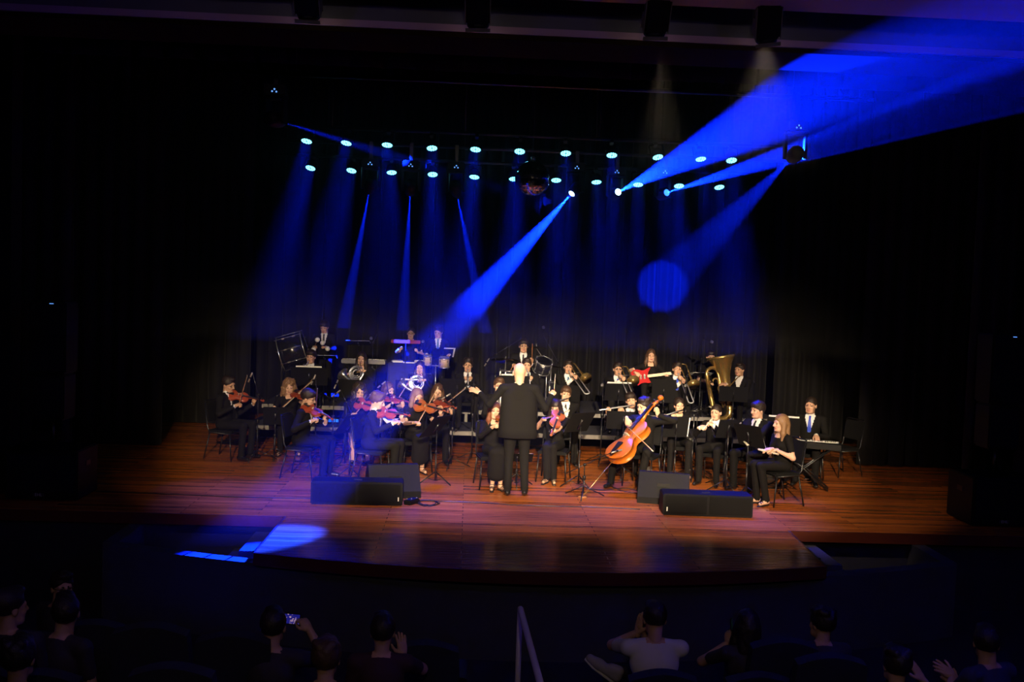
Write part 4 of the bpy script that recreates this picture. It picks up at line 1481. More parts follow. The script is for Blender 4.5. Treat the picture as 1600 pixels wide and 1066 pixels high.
def make_horn():
    """french horn: mouthpiece at the origin, body below and in front (-y), bell towards -x"""
    t = thing('french_horn', 'x', 'french horn')
    c = Vector((-0.03, -0.16, -0.20))
    for r, dy, a0, a1 in ((0.125, 0.0, 20, 350), (0.100, 0.02, -60, 260), (0.108, -0.02, 60, 380), (0.070, 0.015, 0, 300), (0.085, -0.03, 150, 430), (0.050, -0.01, 30, 320), (0.118, 0.03, 200, 420)):
        MB().tube(ring(c.x, c.y + dy, c.z, r, a0, a1, 26), 0.0070, 8).build('coiled_tube', M_SILVER, t)
    MB().tube([(0, 0, 0), (0, -0.03, -0.01), (0.02, -0.12, -0.06), (0.07, -0.16, -0.11)], [0.009, 0.005, 0.005, 0.007], 8).build('leadpipe', M_SILVER, t)
    pts = [(c.x + 0.12, c.y, c.z - 0.02), (c.x + 0.06, c.y, c.z - 0.13), (c.x - 0.05, c.y, c.z - 0.15), (c.x - 0.14, c.y + 0.02, c.z - 0.10), (c.x - 0.19, c.y + 0.04, c.z - 0.06), (c.x - 0.225, c.y + 0.06, c.z - 0.03), (c.x - 0.245, c.y + 0.07, c.z - 0.015)]
    MB().tube(pts, [0.012, 0.016, 0.024, 0.036, 0.050, 0.080, 0.118], 20, caps=False).build('bell', M_SILVER, t)
    for i in range(3):
        v = MB().tube([(c.x + 0.02 + 0.03 * i, c.y - 0.03, c.z + 0.02), (c.x + 0.02 + 0.03 * i, c.y + 0.03, c.z + 0.02)], 0.015, 10).build('valve', M_BRASS, t)
        MB().tube([(c.x + 0.02 + 0.03 * i, c.y, c.z + 0.03), (c.x + 0.02 + 0.03 * i, c.y + 0.02, c.z + 0.085)], 0.005, 6).build('lever', M_SILVER, v)
    return t


def make_flute():
    t = thing('flute', 'x', 'flute')
    MB().tube([(0, -0.06, 0), (0, 0.61, 0)], 0.0105, 12).build('tube', M_SATIN, t)
    MB().sphere((0, 0.0, 0.008), (0.009, 0.013, 0.005), 10, 6).build('lip_plate', M_SILVER, t)
    mb = MB()
    for i in range(13):
        mb.lathe([(0.0075, 0.0), (0.0075, 0.003), (0.0001, 0.004)], 8, mtx=T(0, 0.19 + 0.031 * i, 0.010))
    mb.tube([(0.010, 0.17, 0.004), (0.010, 0.58, 0.004)], 0.0025, 6)
    mb.build('keywork', M_SILVER, t)['kind'] = 'stuff'
    return t


def make_recorder(m=None):
    t = thing('recorder', 'x', 'recorder')
    cream = m or mat('cream_plastic', (0.72, 0.64, 0.52), 0.35)
    MB().lathe([(0.004, 0.0), (0.012, 0.012), (0.013, 0.05), (0.017, 0.075), (0.017, 0.095), (0.0125, 0.11), (0.0115, 0.235), (0.0155, 0.245), (0.0155, 0.262), (0.0115, 0.275), (0.0165, 0.322), (0.010, 0.325)], 14, mtx=RX(-90)).build('body', cream, t)
    mb = MB()
    for i in range(7):
        mb.lathe([(0.0036, 0.0), (0.0001, 0.0008)], 8, mtx=T(0, 0.125 + 0.021 * i, 0.0122))
    mb.build('finger_holes', M_EBONY, t)['kind'] = 'stuff'
    return t


TRUMPET, TROMBONE, HORN, FLUTE, RECORDER = Proto(make_trumpet), Proto(make_trombone), Proto(make_horn), Proto(make_flute), Proto(make_recorder)


def make_tuba():
    """bell axis +z, bottom bow at the origin, mouthpipe towards +x, valves towards -y"""
    t = thing('tuba', 'large lacquered brass tuba with wide upturned bell', 'tuba')
    MB().lathe([(r, 0.24 + z) for r, z in bell_profile(0.72, 0.055, 0.225, 18, 2.0)], 36).build('bell', M_BRASS, t)
    MB().tube([(0, 0, 0.26)] + ring(-0.13, 0, 0.16, 0.13, 0, -180, 14)[0:] + [(-0.26, 0, 0.30), (-0.27, 0, 0.52)], [0.056] + [0.052 - 0.001 * i for i in range(15)] + [0.036, 0.033], 16).build('bottom_bow', M_BRASS, t)
    MB().tube([(-0.27, 0, 0.50), (-0.27, 0, 0.70)] + ring(-0.18, 0, 0.72, 0.09, 180, 0, 10)[0:] + [(-0.09, -0.02, 0.50), (-0.09, -0.03, 0.22)], [0.033, 0.031] + [0.030 - 0.0006 * i for i in range(11)] + [0.022, 0.020], 14).build('top_bow', M_BRASS, t)
    MB().tube([(-0.20, -0.04, 0.62)] + ring(-0.165, -0.04, 0.60, 0.045, 180, 0, 8) + [(-0.12, -0.05, 0.20)], 0.014, 10).build('inner_branch', M_BRASS, t)
    for i in range(4):
        v = MB().tube([(-0.02 - 0.045 * i, -0.085, 0.34), (-0.02 - 0.045 * i, -0.085, 0.52)], 0.019, 12).build('valve', M_BRASS, t)
        MB().tube([(-0.02 - 0.045 * i, -0.085, 0.52), (-0.02 - 0.045 * i, -0.085, 0.56), (-0.02 - 0.045 * i, -0.085, 0.562)], [0.004, 0.004, 0.014], 8).build('valve_button', M_SILVER, v)
        MB().tube(ring(-0.02 - 0.045 * i, -0.085, 0.30, 0.018, 0, -180, 6), 0.008, 8).build('valve_slide', M_BRASS, t)
    MB().tube([(-0.16, -0.085, 0.46), (0.02, -0.09, 0.50), (0.16, -0.04, 0.585), (0.235, 0.0, 0.62), (0.245, 0.0, 0.622)], [0.010, 0.010, 0.008, 0.007, 0.015], 10).build('leadpipe', M_BRASS, t)
    return t


def make_guitar():
    """body centre at the origin, neck towards +x, face towards -y"""
    t = thing('electric_guitar', 'glossy red electric guitar with pale fretboard held by the guitarist', 'guitar')
    o = [(-0.20, 0.0), (-0.19, 0.09), (-0.14, 0.135), (-0.07, 0.14), (0.0, 0.117), (0.05, 0.112), (0.10, 0.13), (0.165, 0.155), (0.16, 0.125), (0.12, 0.07), (0.105, 0.02), (0.11, -0.03), (0.13, -0.08), (0.145, -0.12), (0.10, -0.125), (0.04, -0.107), (-0.02, -0.112), (-0.08, -0.14), (-0.15, -0.135), (-0.195, -0.08)]
    mm = RX(90)
    mb = MB().prism([(x, y) for x, y in o][::-1], -0.02, 0.02, mtx=mm)
    mb.prism([(x * 0.93, y * 0.93) for x, y in o][::-1], -0.023, 0.023, mtx=mm)
    mb.build('body', M_REDGTR, t)
    MB().box((0.31, -0.022, 0.0), (0.42, 0.012, 0.05)).build('fretboard', mat('maple_fretboard', (0.62, 0.48, 0.30), 0.4), t)
    MB().box((0.31, -0.006, 0.0), (0.42, 0.022, 0.044), bev=0.008).build('neck', M_BOWWOOD, t)
    hd = MB().prism([(0.52, -0.02), (0.60, -0.045), (0.69, -0.02), (0.68, 0.03), (0.60, 0.04), (0.52, 0.022)][::-1], 0.004, 0.02, mtx=RX(90)).build('headstock', M_EBONY, t)
    for i in range(6):
        MB().tube([(0.54 + 0.022 * i, -0.01, 0.03), (0.54 + 0.022 * i, -0.01, 0.062)], [0.004, 0.008], 6).build('tuning_peg', M_CHROME, hd)
    for x in (-0.09, -0.02, 0.05):
        MB().box((x, -0.026, 0), (0.026, 0.012, 0.085), bev=0.003).build('pickup', M_EBONY, t)
    MB().box((-0.135, -0.028, 0), (0.03, 0.012, 0.09), bev=0.002).build('bridge', M_CHROME, t)
    for k in range(2):
        MB().tube([(-0.13 + 0.06 * k, -0.024, -0.095), (-0.13 + 0.06 * k, -0.040, -0.095)], 0.010, 10).build('knob', M_CHROME, t)
    mb = MB()
    for i in range(6):
        z = (i - 2.5) * 0.0075
        mb.tube([(-0.135, -0.036, z), (0.52, -0.031, z * 0.8)], 0.0006, 4)
    mb.build('strings', M_SILVER, t)
    return t


def make_drum(name, label, mtx, r, h, shell, hoop=M_CHROME, rods=8, group='drum kit pieces', head_m=None, legs=0.0):
    """drum standing on local z, centre at the origin"""
    t = thing(name, label, 'drum', group, mtx)
    if shell.name == 'black_drum_shell':
        head_m = head_m or mat('black_drum_head', (0.02, 0.02, 0.025), 0.4)
    MB().lathe([(r * 0.985, -h / 2), (r * 0.985, h / 2)], 32).build('shell', shell, t)
    hm = head_m or mat('drum_head', (0.74, 0.72, 0.68), 0.55)
    for s_ in (-1, 1):
        MB().lathe([(0.0001, s_ * (h / 2 + 0.004)), (r * 0.97, s_ * (h / 2 + 0.004))], 32).build('drum_head', hm, t)
        MB().tube([(r * 1.01 * math.cos(2 * PI * i / 32), r * 1.01 * math.sin(2 * PI * i / 32), s_ * h / 2) for i in range(33)], 0.011, 8, caps=False).build('hoop', hoop, t)
    for k in range(rods):
        a = 2 * PI * (k + 0.5) / rods
        x, y = r * 1.03 * math.cos(a), r * 1.03 * math.sin(a)
        MB().tube([(x, y, -h / 2 - 0.035), (x, y, h / 2 + 0.035)], 0.0055, 6).build('tension_rod', M_CHROME, t)
        for s_ in (-1, 1):
            MB().box((r * 1.015 * math.cos(a), r * 1.015 * math.sin(a), s_ * h * 0.22), (0.022, 0.022, 0.05), bev=0.004).build('lug', M_CHROME, t)
    if legs:
        for k in range(3):
            a = 2 * PI * k / 3 + 0.5
            x, y = r * 1.05 * math.cos(a), r * 1.05 * math.sin(a)
            MB().tube([(x, y, h * 0.2), (x, y, -legs)], 0.007, 6).build('leg', M_CHROME, t)
    return t


M_CYM = mat('cymbal_bronze', (0.30, 0.24, 0.14), 0.25, metal=1.0)


def make_cymbal(label, p, r, zf, tilt, tiltz=0, boom=None, pair=False):
    p = Vector(p)
    t = thing('cymbal', label, 'cymbal', 'cymbals on stands', T(p.x, p.y, zf))
    z = p.z - zf
    m = T(0, 0, z) @ RZ(tiltz) @ RX(tilt)
    MB().lathe([(r, -0.002), (r, 0.0), (r * 0.25, r * 0.09), (r * 0.2, r * 0.14), (0.0001, r * 0.16), (0.0001, r * 0.15), (r * 0.2, r * 0.13), (r * 0.25, r * 0.08)], 32, mtx=m).build('bronze_disc', M_CYM, t)
    if pair:
        MB().lathe([(r, -0.03), (r, -0.032), (r * 0.25, -0.032 - r * 0.09), (0.0001, -0.03 - r * 0.14)], 32, mtx=m).build('lower_disc', M_CYM, t)
    MB().tube([m @ Vector((0, 0, 0)), m @ Vector((0, 0, 0.08))], [0.005, 0.012], 8).build('wing_nut', M_CHROME, t)
    if boom:
        bx, by = boom
        MB().tube([m @ Vector((0, 0, 0)), (bx, by, z - 0.28)], 0.007, 8).build('boom_arm', M_CHROME, t)
        MB().tube([(bx, by, z - 0.24), (bx, by, 0.08)], 0.012, 8).build('stand_pole', M_CHROME, t)
    else:
        bx, by = 0, 0
        MB().tube([(0, 0, z), (0, 0, 0.08)], 0.010, 8).build('stand_pole', M_CHROME, t)
    for k in range(3):
        a = 2 * PI * k / 3
        MB().tube([(bx, by, 0.25), (bx + 0.25 * math.cos(a), by + 0.25 * math.sin(a), 0.012)], 0.008, 6).build('leg', M_CHROME, t)
    return t
# ================================================================ the orchestra
def fdir(h):
    return Vector((math.sin(R(h)), -math.cos(R(h)), 0))


def seated(label, px, hh=1.10, zf=0.0, heading=0.0, chair='black padded chair', lean=0.06, chair_off=0.0, **kw):
    Hd = atz(px[0], px[1], zf + hh)
    s = kw.pop('s', hh / 1.17)
    t = person(label, Hd, heading, s=s, zf=zf, lean=lean, **kw)
    if chair:
        CHAIR.place(T(Hd.x, Hd.y, zf) @ RZ(heading) @ T(0, lean - 0.045 + chair_off, 0), chair, 'orchestra chairs', 'chair')
    return t


def Y0(px, hh=1.10, zf=0.0):
    return atz(px[0], px[1], zf + hh).y


def mouth(px, hh, zf, face):
    """point in front of the lips for a head at px turned to the angle face"""
    Hd = atz(px[0], px[1], zf + hh)
    return Hd + RZ(face).to_3x3() @ Vector((0, -0.108, -0.066)) * 0.97


def tint(o, m):
    for c in o.children:
        if c.name.split('.')[0] in ('body', 'neck', 'scroll'):
            c.material_slots[0].link = 'OBJECT'
            c.material_slots[0].material = m


def fiddler(label, who, px, hh, heading, chin, scroll, frog, tip, dyc=0.10, vs=-1, dyf=0.38, bs=1, up=(0, -0.45, 0.9), k=1.0, vlabel='varnished red brown violin', left_dy=0, **kw):
    y = Y0(px, hh)
    A, d = axis_px(chin, scroll, y - dyc, 0.57, vs)
    vm = frame(A, y=d, x=d.cross(Vector(up)))
    if (vm.to_3x3() @ Vector((0, 0, 1))).dot(Vector(up)) < 0:
        vm = vm @ RY(180)
    vo = VIOLIN.place(vm, vlabel + ' held by ' + who, 'violins', 'violin')
    tint(vo, M_VIOLIN if 'red' in vlabel else M_VIOLIN_O)
    fA, fd = axis_px(frog, tip, y - dyf, 0.74, bs)
    bm = frame(fA, y=fd, x=fd.cross(Vector((0.1, -0.4, 1))))
    BOW.place(bm, 'thin wooden violin bow drawn by ' + who, 'violin bows', 'bow')
    Lp = vm @ Vector((0.0, 0.455, 0.0))
    Rp = bm @ Vector((0, 0.03, 0.012))
    vx, vz = vm.to_3x3() @ Vector((1, 0, 0)), vm.to_3x3() @ Vector((0, 0, 1))
    return seated(label, px, hh, 0.0, heading, chair='black padded chair under ' + who, L_hand=(Lp - Vector((0, 0, 0.025)), vz * 0.9 + d * 0.25, d * 0.2 - Vector((0, -0.2, 0.4)), 'grip', (0.2 * d.x, -0.1, -1)),
                  R_hand=(Rp, None, Vector((0, -0.3, 1)), 'grip'), **kw)


# ---- strings
fiddler('violinist in a black suit and glasses seated at the outer end of the violins', 'the bespectacled end violinist', (357, 601), 1.13, 72, (352, 615), (412, 628), (373, 634), (386, 588), dyc=0.02, vs=-1, dyf=0.30, bs=1, up=(0, -0.75, 0.7), skin=M_SKIN2, tie=M_TIE_BLACK, glasses=True, head_yaw=-8, head_pitch=14, head_roll=-8, hair=('short', M_HAIR_D))
fiddler('curly light haired violinist in a short sleeved black top', 'the curly light haired violinist', (452, 605), 1.05, 12, (459, 614), (487, 626), (436, 642), (489, 594), dyc=0.12, dyf=0.42, outfit='top', hair=('curly', M_HAIR_L), head_pitch=12, shoes='sandal')
fiddler('dark haired violinist in a black suit and thin glasses bowing upright', 'the suited violinist with the upright bow', (482, 622), 1.12, 78, (474, 634), (519, 657), (492, 657), (496, 609), dyc=0.02, dyf=0.30, tie=M_TIE_BLACK, glasses=True, head_pitch=16, head_roll=-6, lean=0.10, hair=('fringe', M_HAIR_D), vlabel='dark red violin')
fiddler('violinist with long dark curls and glasses in a black skirt', 'the violinist with long dark curls', (562, 612), 1.08, 12, (556, 629), (594, 640), (553, 650), (578, 618), dyc=0.14, dyf=0.44, up=(-0.1, -0.85, 0.5), outfit='skirt', bare='full', skin=M_SKIN2, glasses=True, hair=('curly', M_HAIR_D), head_pitch=10, legs=((-0.06, -0.03, 0.0), (0.02, 0.03, -0.05)), vlabel='bright red violin')
fiddler('wavy haired violinist in a dark suit seated behind the twin loudspeaker', 'the wavy haired suited violinist', (590, 627), 1.12, 80, (585, 643), (640, 651), (623, 661), (590, 640), dyc=0.0, dyf=0.34, up=(0, -0.75, 0.7), tie=M_TIE_BLACK, lean=0.10, head_pitch=16, head_roll=-6, hair=('wavy', M_HAIR_B), vlabel='orange red violin')
fiddler('violinist with smooth brown hair looking down beside the wavy haired player', 'the smooth haired young violinist', (607, 609), 1.05, 48, (604, 621), (640, 631), (619, 628), (642, 591), dyc=0.10, dyf=0.34, outfit='top', hair=('half', M_HAIR_B), head_pitch=14)
fiddler('violinist in a long black dress and strappy sandals with straight light brown hair', 'the violinist in the long dress', (652, 620), 1.10, 14, (648, 632), (700, 645), (650, 667), (684, 606), dyc=0.12, vs=-1, dyf=0.46, up=(0, -0.8, 0.6), outfit='long', hair=('straight', M_HAIR_L), head_yaw=14, head_pitch=14, shoes='sandal', legs=((0.045, 0.055, 0.06), (-0.035, -0.03, 0.06)), vlabel='glossy orange violin')
fiddler('long haired violinist with a patterned sleeve beside the dress wearer', 'the violinist with patterned sleeves', (684, 612), 1.10, 4, (683, 626), (712, 640), (688, 638), (727, 607), dyc=0.12, dyf=0.42, outfit='top', hair=('long', M_HAIR_B), head_pitch=12)
fiddler('auburn haired violinist in a sheer sleeved black dress next to the conductor', 'the sheer sleeved violinist', (773, 642), 1.06, 10, (779, 650), (824, 661), (773, 667), (795, 640), dyc=0.12, dyf=0.40, outfit='long', bare='full', hair=('long', mat('auburn_hair', (0.16, 0.05, 0.02), 0.5, noise=0.4, nscale=90, bump=0.4, bscale=120)), shoes='sandal', legs=((0.03, 0.03, 0.05), (-0.02, -0.02, 0.05)), vlabel='small orange violin')
fiddler('viola player with dark fringe in a short sleeved black top beside the conductor', 'the dark fringed viola player', (868, 637), 1.06, -14, (874, 644), (860, 681), (846, 656), (889, 643), dyc=0.14, dyf=0.40, up=(0.1, -0.9, 0.35), outfit='top', skin=M_SKIN2, hair=('bangs', M_HAIR_D), head_pitch=14, shoes='sandal', legs=((0.02, 0.03, 0.05), (-0.04, -0.03, 0.05)), vlabel='amber brown viola')

# ---- conductor
cb = atz(814, 774, 0.0)
ch = aty(812, 583, cb.y)
Lh, Rh = aty(741, 610, cb.y + 0.20), aty(866, 612, cb.y + 0.20)
cond = person('bald conductor in a black suit standing with both arms raised', ch, 180, s=1.0, sit=False, hair=None, build=1.20, tie=None, legs=((-0.015, -0.03, 0.03), (0.015, 0.02, 0.05)), head_yaw=0, head_pitch=4, head_scale=1.10,
              L_hand=(Lh, (-0.9, 0.2, 0.35), (0.2, -0.6, 0.6), 'open', (-0.5, -0.1, -1)), R_hand=(Rh, (0.35, 0.6, 0.35), (0.3, -0.5, 0.7), 'grip', (0.5, -0.1, -1)), group=None, lean=0.0)
cond['label'] = 'bald conductor in a black suit standing with both arms raised'
mb = MB()
prof = [(1.53, 0.066, 0.072), (1.50, 0.080, 0.085), (1.44, 0.185, 0.115), (1.36, 0.232, 0.142), (1.20, 0.240, 0.156), (1.05, 0.243, 0.164), (0.92, 0.255, 0.178), (0.80, 0.268, 0.190), (0.795, 0.255, 0.178), (0.86, 0.235, 0.16)]
n = 28
vs, fs = [], []
rs = ch.z / 1.66
for z, rx, ry in prof:
    for i in range(n):
        a = 2 * PI * i / n
        cxx, syy = math.cos(a), math.sin(a)
        e = 0.72
        fold = 1 + (0.012 * math.sin(5 * a + 2) if z < 1.0 else 0)
        vs.append((rx * math.copysign(abs(cxx) ** e, cxx) * fold, ry * math.copysign(abs(syy) ** e, syy) * fold + 0.012, z * rs))
for k in range(len(prof) - 1):
    for i in range(n):
        fs.append((k * n + i, (k + 1) * n + i, (k + 1) * n + (i + 1) % n, k * n + (i + 1) % n))
mb.add(vs, fs)
mb.build('jacket', M_SUIT, cond)
bt = thing('baton', "thin pale conductor's baton in the raised hand", 'baton', None, frame(Rh + Vector((0.0, 0.02, 0.0)), y=(0.06, 0.25, 0.97), x=(1, 0, 0)))
MB().tube([(0, -0.02, 0), (0, 0.015, 0), (0, 0.03, 0)], [0.006, 0.010, 0.004], 8).build('handle', M_BOWWOOD, bt)
MB().tube([(0, 0.03, 0), (0, 0.24, 0)], [0.0045, 0.0025], 6).build('shaft', M_BOWHAIR, bt)

# ---- cello
cp, chh = (1006, 635), 1.14
cy = Y0(cp, chh)
A, d = axis_px((958, 720), (1037, 626), cy - 0.62, 1.22, 1)
cm = frame(A, y=d, z=(-0.66, -0.72, 0.05))
cm = frame(A, y=d, x=Vector(d).cross(Vector((-0.82, -0.55, 0.05))))
cl = thing('cello', 'glossy orange cello leaning on the seated cellist', 'cello', None, cm)
fiddle_parts(cl, 2.08, 0.058, M_CELLO)
tz = A.z / d.z
MB().tube([(0, 0, 0), (0, -tz + 0.004, 0)], 0.006, 8).build('endpin', M_BRASS, cl)
MB().sphere((0, -tz + 0.008, 0), 0.010, 8, 6).build('endpin_tip', M_BRASS, cl)
er = A - d * tz
tag(MB().lathe([(0.0001, 0.0), (0.055, 0.0), (0.055, 0.008), (0.02, 0.014), (0.0001, 0.014)], 18, mtx=T(er.x, er.y, 0.0)).build('endpin_rest', mat('amber_rubber', (0.55, 0.24, 0.05), 0.5)), 'small amber endpin rest on the floor under the cello', 'endpin rest')
for chd in list(cl.children):
    if chd.name.startswith('chin_rest'):
        bpy.data.objects.remove(chd)
fA, fd = axis_px((978, 665), (1018, 703), cy - 0.58, 0.70, -1)
fA = cm @ Vector((-0.02, 0.66, 0.22)) if False else fA
bmx = frame(fA, y=fd, x=fd.cross(Vector((-0.6, -0.7, 0.3))))
BOW.place(bmx, 'dark cello bow crossing the cello strings', None, 'bow')
seated('cellist in a black suit with head turned aside and the cello between his knees', cp, chh, 0.0, -28, chair='black padded chair under the cellist', outfit='full', top_m=M_SUIT, bottom_m=M_SUIT, tie=None, hair=('wavy', M_HAIR_D), head_yaw=-25, head_pitch=10,
       L_hand=(cm @ Vector((0.02, 1.03, 0.0)), (-0.2, -0.3, 0.85), (0.4, -0.8, 0.2), 'grip', (1, 0.2, -0.6)), R_hand=(fA + Vector((0, 0, 0.01)), (0.15, -0.35, -0.9), (-0.5, -0.8, 0.4), 'grip', (-0.8, 0.3, -0.5)),
       legs=((-0.20, -0.22, -0.08), (0.10, 0.02, -0.05)), chair_off=0.02)

# ---- woodwind on the floor
def flautist(label, who, px, hh, heading, face, foot_px, zf=0.0, dy=0.0, sgn=-1, **kw):
    mp = mouth(px, hh, zf, face)
    y = mp.y
    d = to_px(mp, foot_px, 0.60, sgn)
    m = frame(mp, y=d, x=d.cross(Vector((0, 0.2, 1))))
    FLUTE.place(m, 'silver flute played by ' + who, 'flutes', 'flute')
    return seated(label, px, hh, zf, heading, chair='black padded chair under ' + who, head_yaw=face - heading,
                  L_hand=(m @ Vector((0, 0.20, -0.02)), (-0.3, -0.3, 0.5), (0.2, 0.6, 0.3), 'grip'), R_hand=(m @ Vector((0, 0.44, -0.02)), (0.0, -0.5, 0.6), (-0.3, -0.8, 0.2), 'grip'), **kw)


seated('dark haired player half hidden behind the conductor\'s raised arm', (780, 603), 1.18, 0.0, 0, chair='black padded chair hidden behind the conductor', hair=('short', M_HAIR_B), tie=M_TIE_BLACK)
flautist('flautist boy in a suit with a brown fringe beside the conductor', 'the fringed flautist boy', (884, 616), 1.10, 0, 0, (848, 632), tie=M_TIE_BLACK, hair=('fringe', M_HAIR_B), head_roll=8)
flautist('flautist in a suit with a dark mop of hair holding the flute level', 'the mop haired flautist', (986, 626), 1.10, -15, -8, (937, 641), tie=M_TIE_BLACK, hair=('fringe', M_HAIR_D), head_roll=-10, skin=M_SKIN2)
flautist('flautist woman with hair tied back next to the cellist', 'the woman flautist', (1061, 634), 1.06, -5, 0, (1030, 652), outfit='full', hair=('ponytail', M_HAIR_D), shoes='sandal', sex='f')


def blower(px, hh, zf, face, end_px, L, sgn=-1, up=(0, 0, 1)):
    mp = mouth(px, hh, zf, face)
    d = to_px(mp, end_px, L, sgn)
    return frame(mp, y=d, x=d.cross(Vector(up)))


m = blower((1119, 645), 1.04, 0, -35, (1098, 672), 0.33)
RECORDER.place(m, 'cream recorder being blown by the suited boy', 'recorders', 'recorder')
seated('boy in a black suit blowing a recorder beside the tuba player', (1119, 645), 1.04, 0, -30, chair='black padded chair under the recorder blowing boy', head_yaw=-5, tie=M_TIE_BLACK, hair=('crop', M_HAIR_D),
       L_hand=(m @ Vector((0, 0.15, 0.0)), (-0.6, 0.2, 0.2), (0.3, -0.6, 0.6), 'grip'), R_hand=(m @ Vector((0, 0.26, 0.0)), (0.6, -0.2, 0.1), (-0.3, -0.7, 0.5), 'grip'))
yb = Y0((1184, 641), 1.14)
A, d = axis_px((1156, 684), (1169, 696), yb - 0.42, 0.33, -1)
m = frame(A, y=d, x=d.cross(Vector((0, 0, 1))))
RECORDER.place(m, 'cream recorder held in the lap of the suited youth', 'recorders', 'recorder')
seated('youth in a black suit and tie resting with a recorder in his lap', (1184, 641), 1.14, 0, -48, chair='black padded chair under the resting youth', head_yaw=-20, head_pitch=3, tie=M_TIE_BLACK, hair=('fringe', M_HAIR_D),
       L_hand=(m @ Vector((0, 0.20, 0.0)), (-0.6, -0.5, -0.1), (-0.1, -0.4, 0.9), 'grip'), R_hand=(m @ Vector((0, 0.06, 0.0)), (0.3, -0.7, -0.1), (-0.2, -0.4, 0.9), 'grip'))
yb = Y0((1220, 662), 1.08)
A, d = axis_px((1184, 702), (1217, 710), yb - 0.22, 0.33, 1)
m = frame(A, y=d, x=d.cross(Vector((0, 0, 1))))
RECORDER.place(m, 'white recorder lying in the hands of the long haired seated woman', 'recorders', 'recorder')
seated('woman in black with long light brown hair and sandals resting in profile', (1220, 662), 1.08, 0, -72, chair='black padded chair under the long haired resting woman', outfit='top', hair=('straight', M_HAIR_L), head_yaw=-6, shoes='sandal',
       L_hand=(m @ Vector((0, 0.20, 0.02)), (-0.9, -0.2, -0.1), (0, -0.3, 1), 'relax'), R_hand=(m @ Vector((0, 0.12, 0.02)), (-0.9, -0.1, -0.1), (0, -0.3, 1), 'relax'), legs=((0.02, 0.02, 0.03), (0.0, 0.02, 0.06)))

# ---- keyboard player
kp = (1267, 634)
ky = Y0(kp, 1.16)
kc = aty(1258, 694, ky - 0.46)
kb = thing('keyboard', 'black electric keyboard on a folding stand before the suited pianist', 'keyboard', None, T(kc.x, kc.y, 0) @ RZ(-22))
zk = kc.z
MB().box((0, 0, zk), (1.0, 0.30, 0.085), bev=0.012).build('case', M_BLACK, kb)
for i in range(36):
    MB().box((-0.46 + 0.92 * (i + 0.5) / 36, 0.085, zk + 0.047), (0.0235, 0.13, 0.012)).build('white_key', M_PAPER, kb)
for i in range(36):
    if i % 7 in (0, 1, 3, 4, 5):
        MB().box((-0.46 + 0.92 * (i + 1) / 36, 0.055, zk + 0.056), (0.012, 0.08, 0.012)).build('black_key', M_EBONY, kb)
for sy in (-1, 1):
    for a, b in (((-0.35, 0.012), (0.35, zk - 0.05)), ((0.35, 0.012), (-0.35, zk - 0.05))):
        MB().tube([(a[0], sy * 0.11, a[1]), (b[0], sy * 0.11, b[1])], 0.014, 8).build('stand_leg', M_STEEL, kb)
km = T(kc.x, kc.y, 0) @ RZ(-22)
seated('keyboard player in a black suit with a bright blue tie', kp, 1.16, 0, -24, chair='black padded chair under the keyboard player', skin=M_SKIN2, tie=M_TIE_BLUE, hair=('crop', M_HAIR_D), head_yaw=-12,
       R_hand=(km @ Vector((-0.12, 0.09, zk + 0.09)), (0.1, -1, -0.25), (0, -0.2, 1), 'relax'), L_hand=(km @ Vector((0.16, 0.09, zk + 0.09)), (-0.1, -1, -0.25), (0, -0.2, 1), 'relax'))
sp = aty(1242, 768, 13.4)
pd = thing('sustain_pedal', 'small black pedal with metal tip on the floor below the keyboard', 'pedal', None, T(*atz(1262, 749, 0)) @ RZ(-25))
MB().box((0, 0.03, 0.014), (0.09, 0.18, 0.028), bev=0.005).build('base', M_BLACK, pd)
MB().box((0, -0.05, 0.035), (0.06, 0.10, 0.012), RX(8), bev=0.003).build('foot_plate', M_CHROME, pd)

# ---- brass on the first riser
Z1, Z2 = 0.36, 0.57


def trumpeter(label, who, px, hh, heading, face, d, **kw):
    mp = mouth(px, hh, Z1, face)
    m = frame(mp, y=d, x=Vector(d).cross(Vector((0, 0, 1))))
    TRUMPET.place(m, 'silver trumpet blown by ' + who, 'trumpets', 'trumpet')
    return seated(label, px, hh, Z1, heading, chair='black padded chair under ' + who, head_yaw=face - heading, L_hand=(m @ Vector((0.02, 0.20, -0.04)), (-0.6, -0.4, 0.3), (0.5, -0.5, 0.4), 'grip'),
                  R_hand=(m @ Vector((-0.02, 0.22, -0.02)), (0.4, -0.6, 0.4), (-0.6, -0.3, 0.5), 'grip'), **kw)


trumpeter('trumpeter in a black suit seated below the tilted bass drum', 'the trumpeter below the bass drum', (486, 558), 1.07, 0, -10, (-0.22, -0.85, -0.42), tie=M_TIE_TEAL, hair=('fringe', M_HAIR_D), skin=M_SKIN2)
trumpeter('curly topped trumpeter in a suit next to the conductor\'s raised hand', 'the curly topped trumpeter', (731, 571), 1.07, 0, 0, (0.04, -0.85, -0.45), tie=M_TIE_BLACK, hair=('wavy', M_HAIR_D), skin=M_SKIN2)
trumpeter('bearded trumpeter half hidden behind the conductor\'s head', 'the bearded trumpeter', (823, 571), 1.09, 0, 0, (0.10, -0.85, -0.45), tie=M_TIE_BLACK, hair=('short', M_HAIR_D), skin=M_SKIN2)


def horn_player(label, who, px, hh, heading=0, **kw):
    mp = mouth(px, hh, Z1, heading)
    m = T(*mp) @ RZ(heading) @ RX(-12)
    HORN.place(m, 'silver french horn played by ' + who, 'french horns', 'french horn')
    return seated(label, px, hh, Z1, heading, chair='black padded chair under ' + who, L_hand=(m @ Vector((0.03, -0.16, -0.15)), (-0.7, -0.3, 0.1), (0.1, -0.7, 0.6), 'grip'),
                  R_hand=(m @ Vector((-0.20, -0.12, -0.22)), (-0.8, -0.3, -0.2), (0, -0.3, 0.9), 'relax'), **kw)


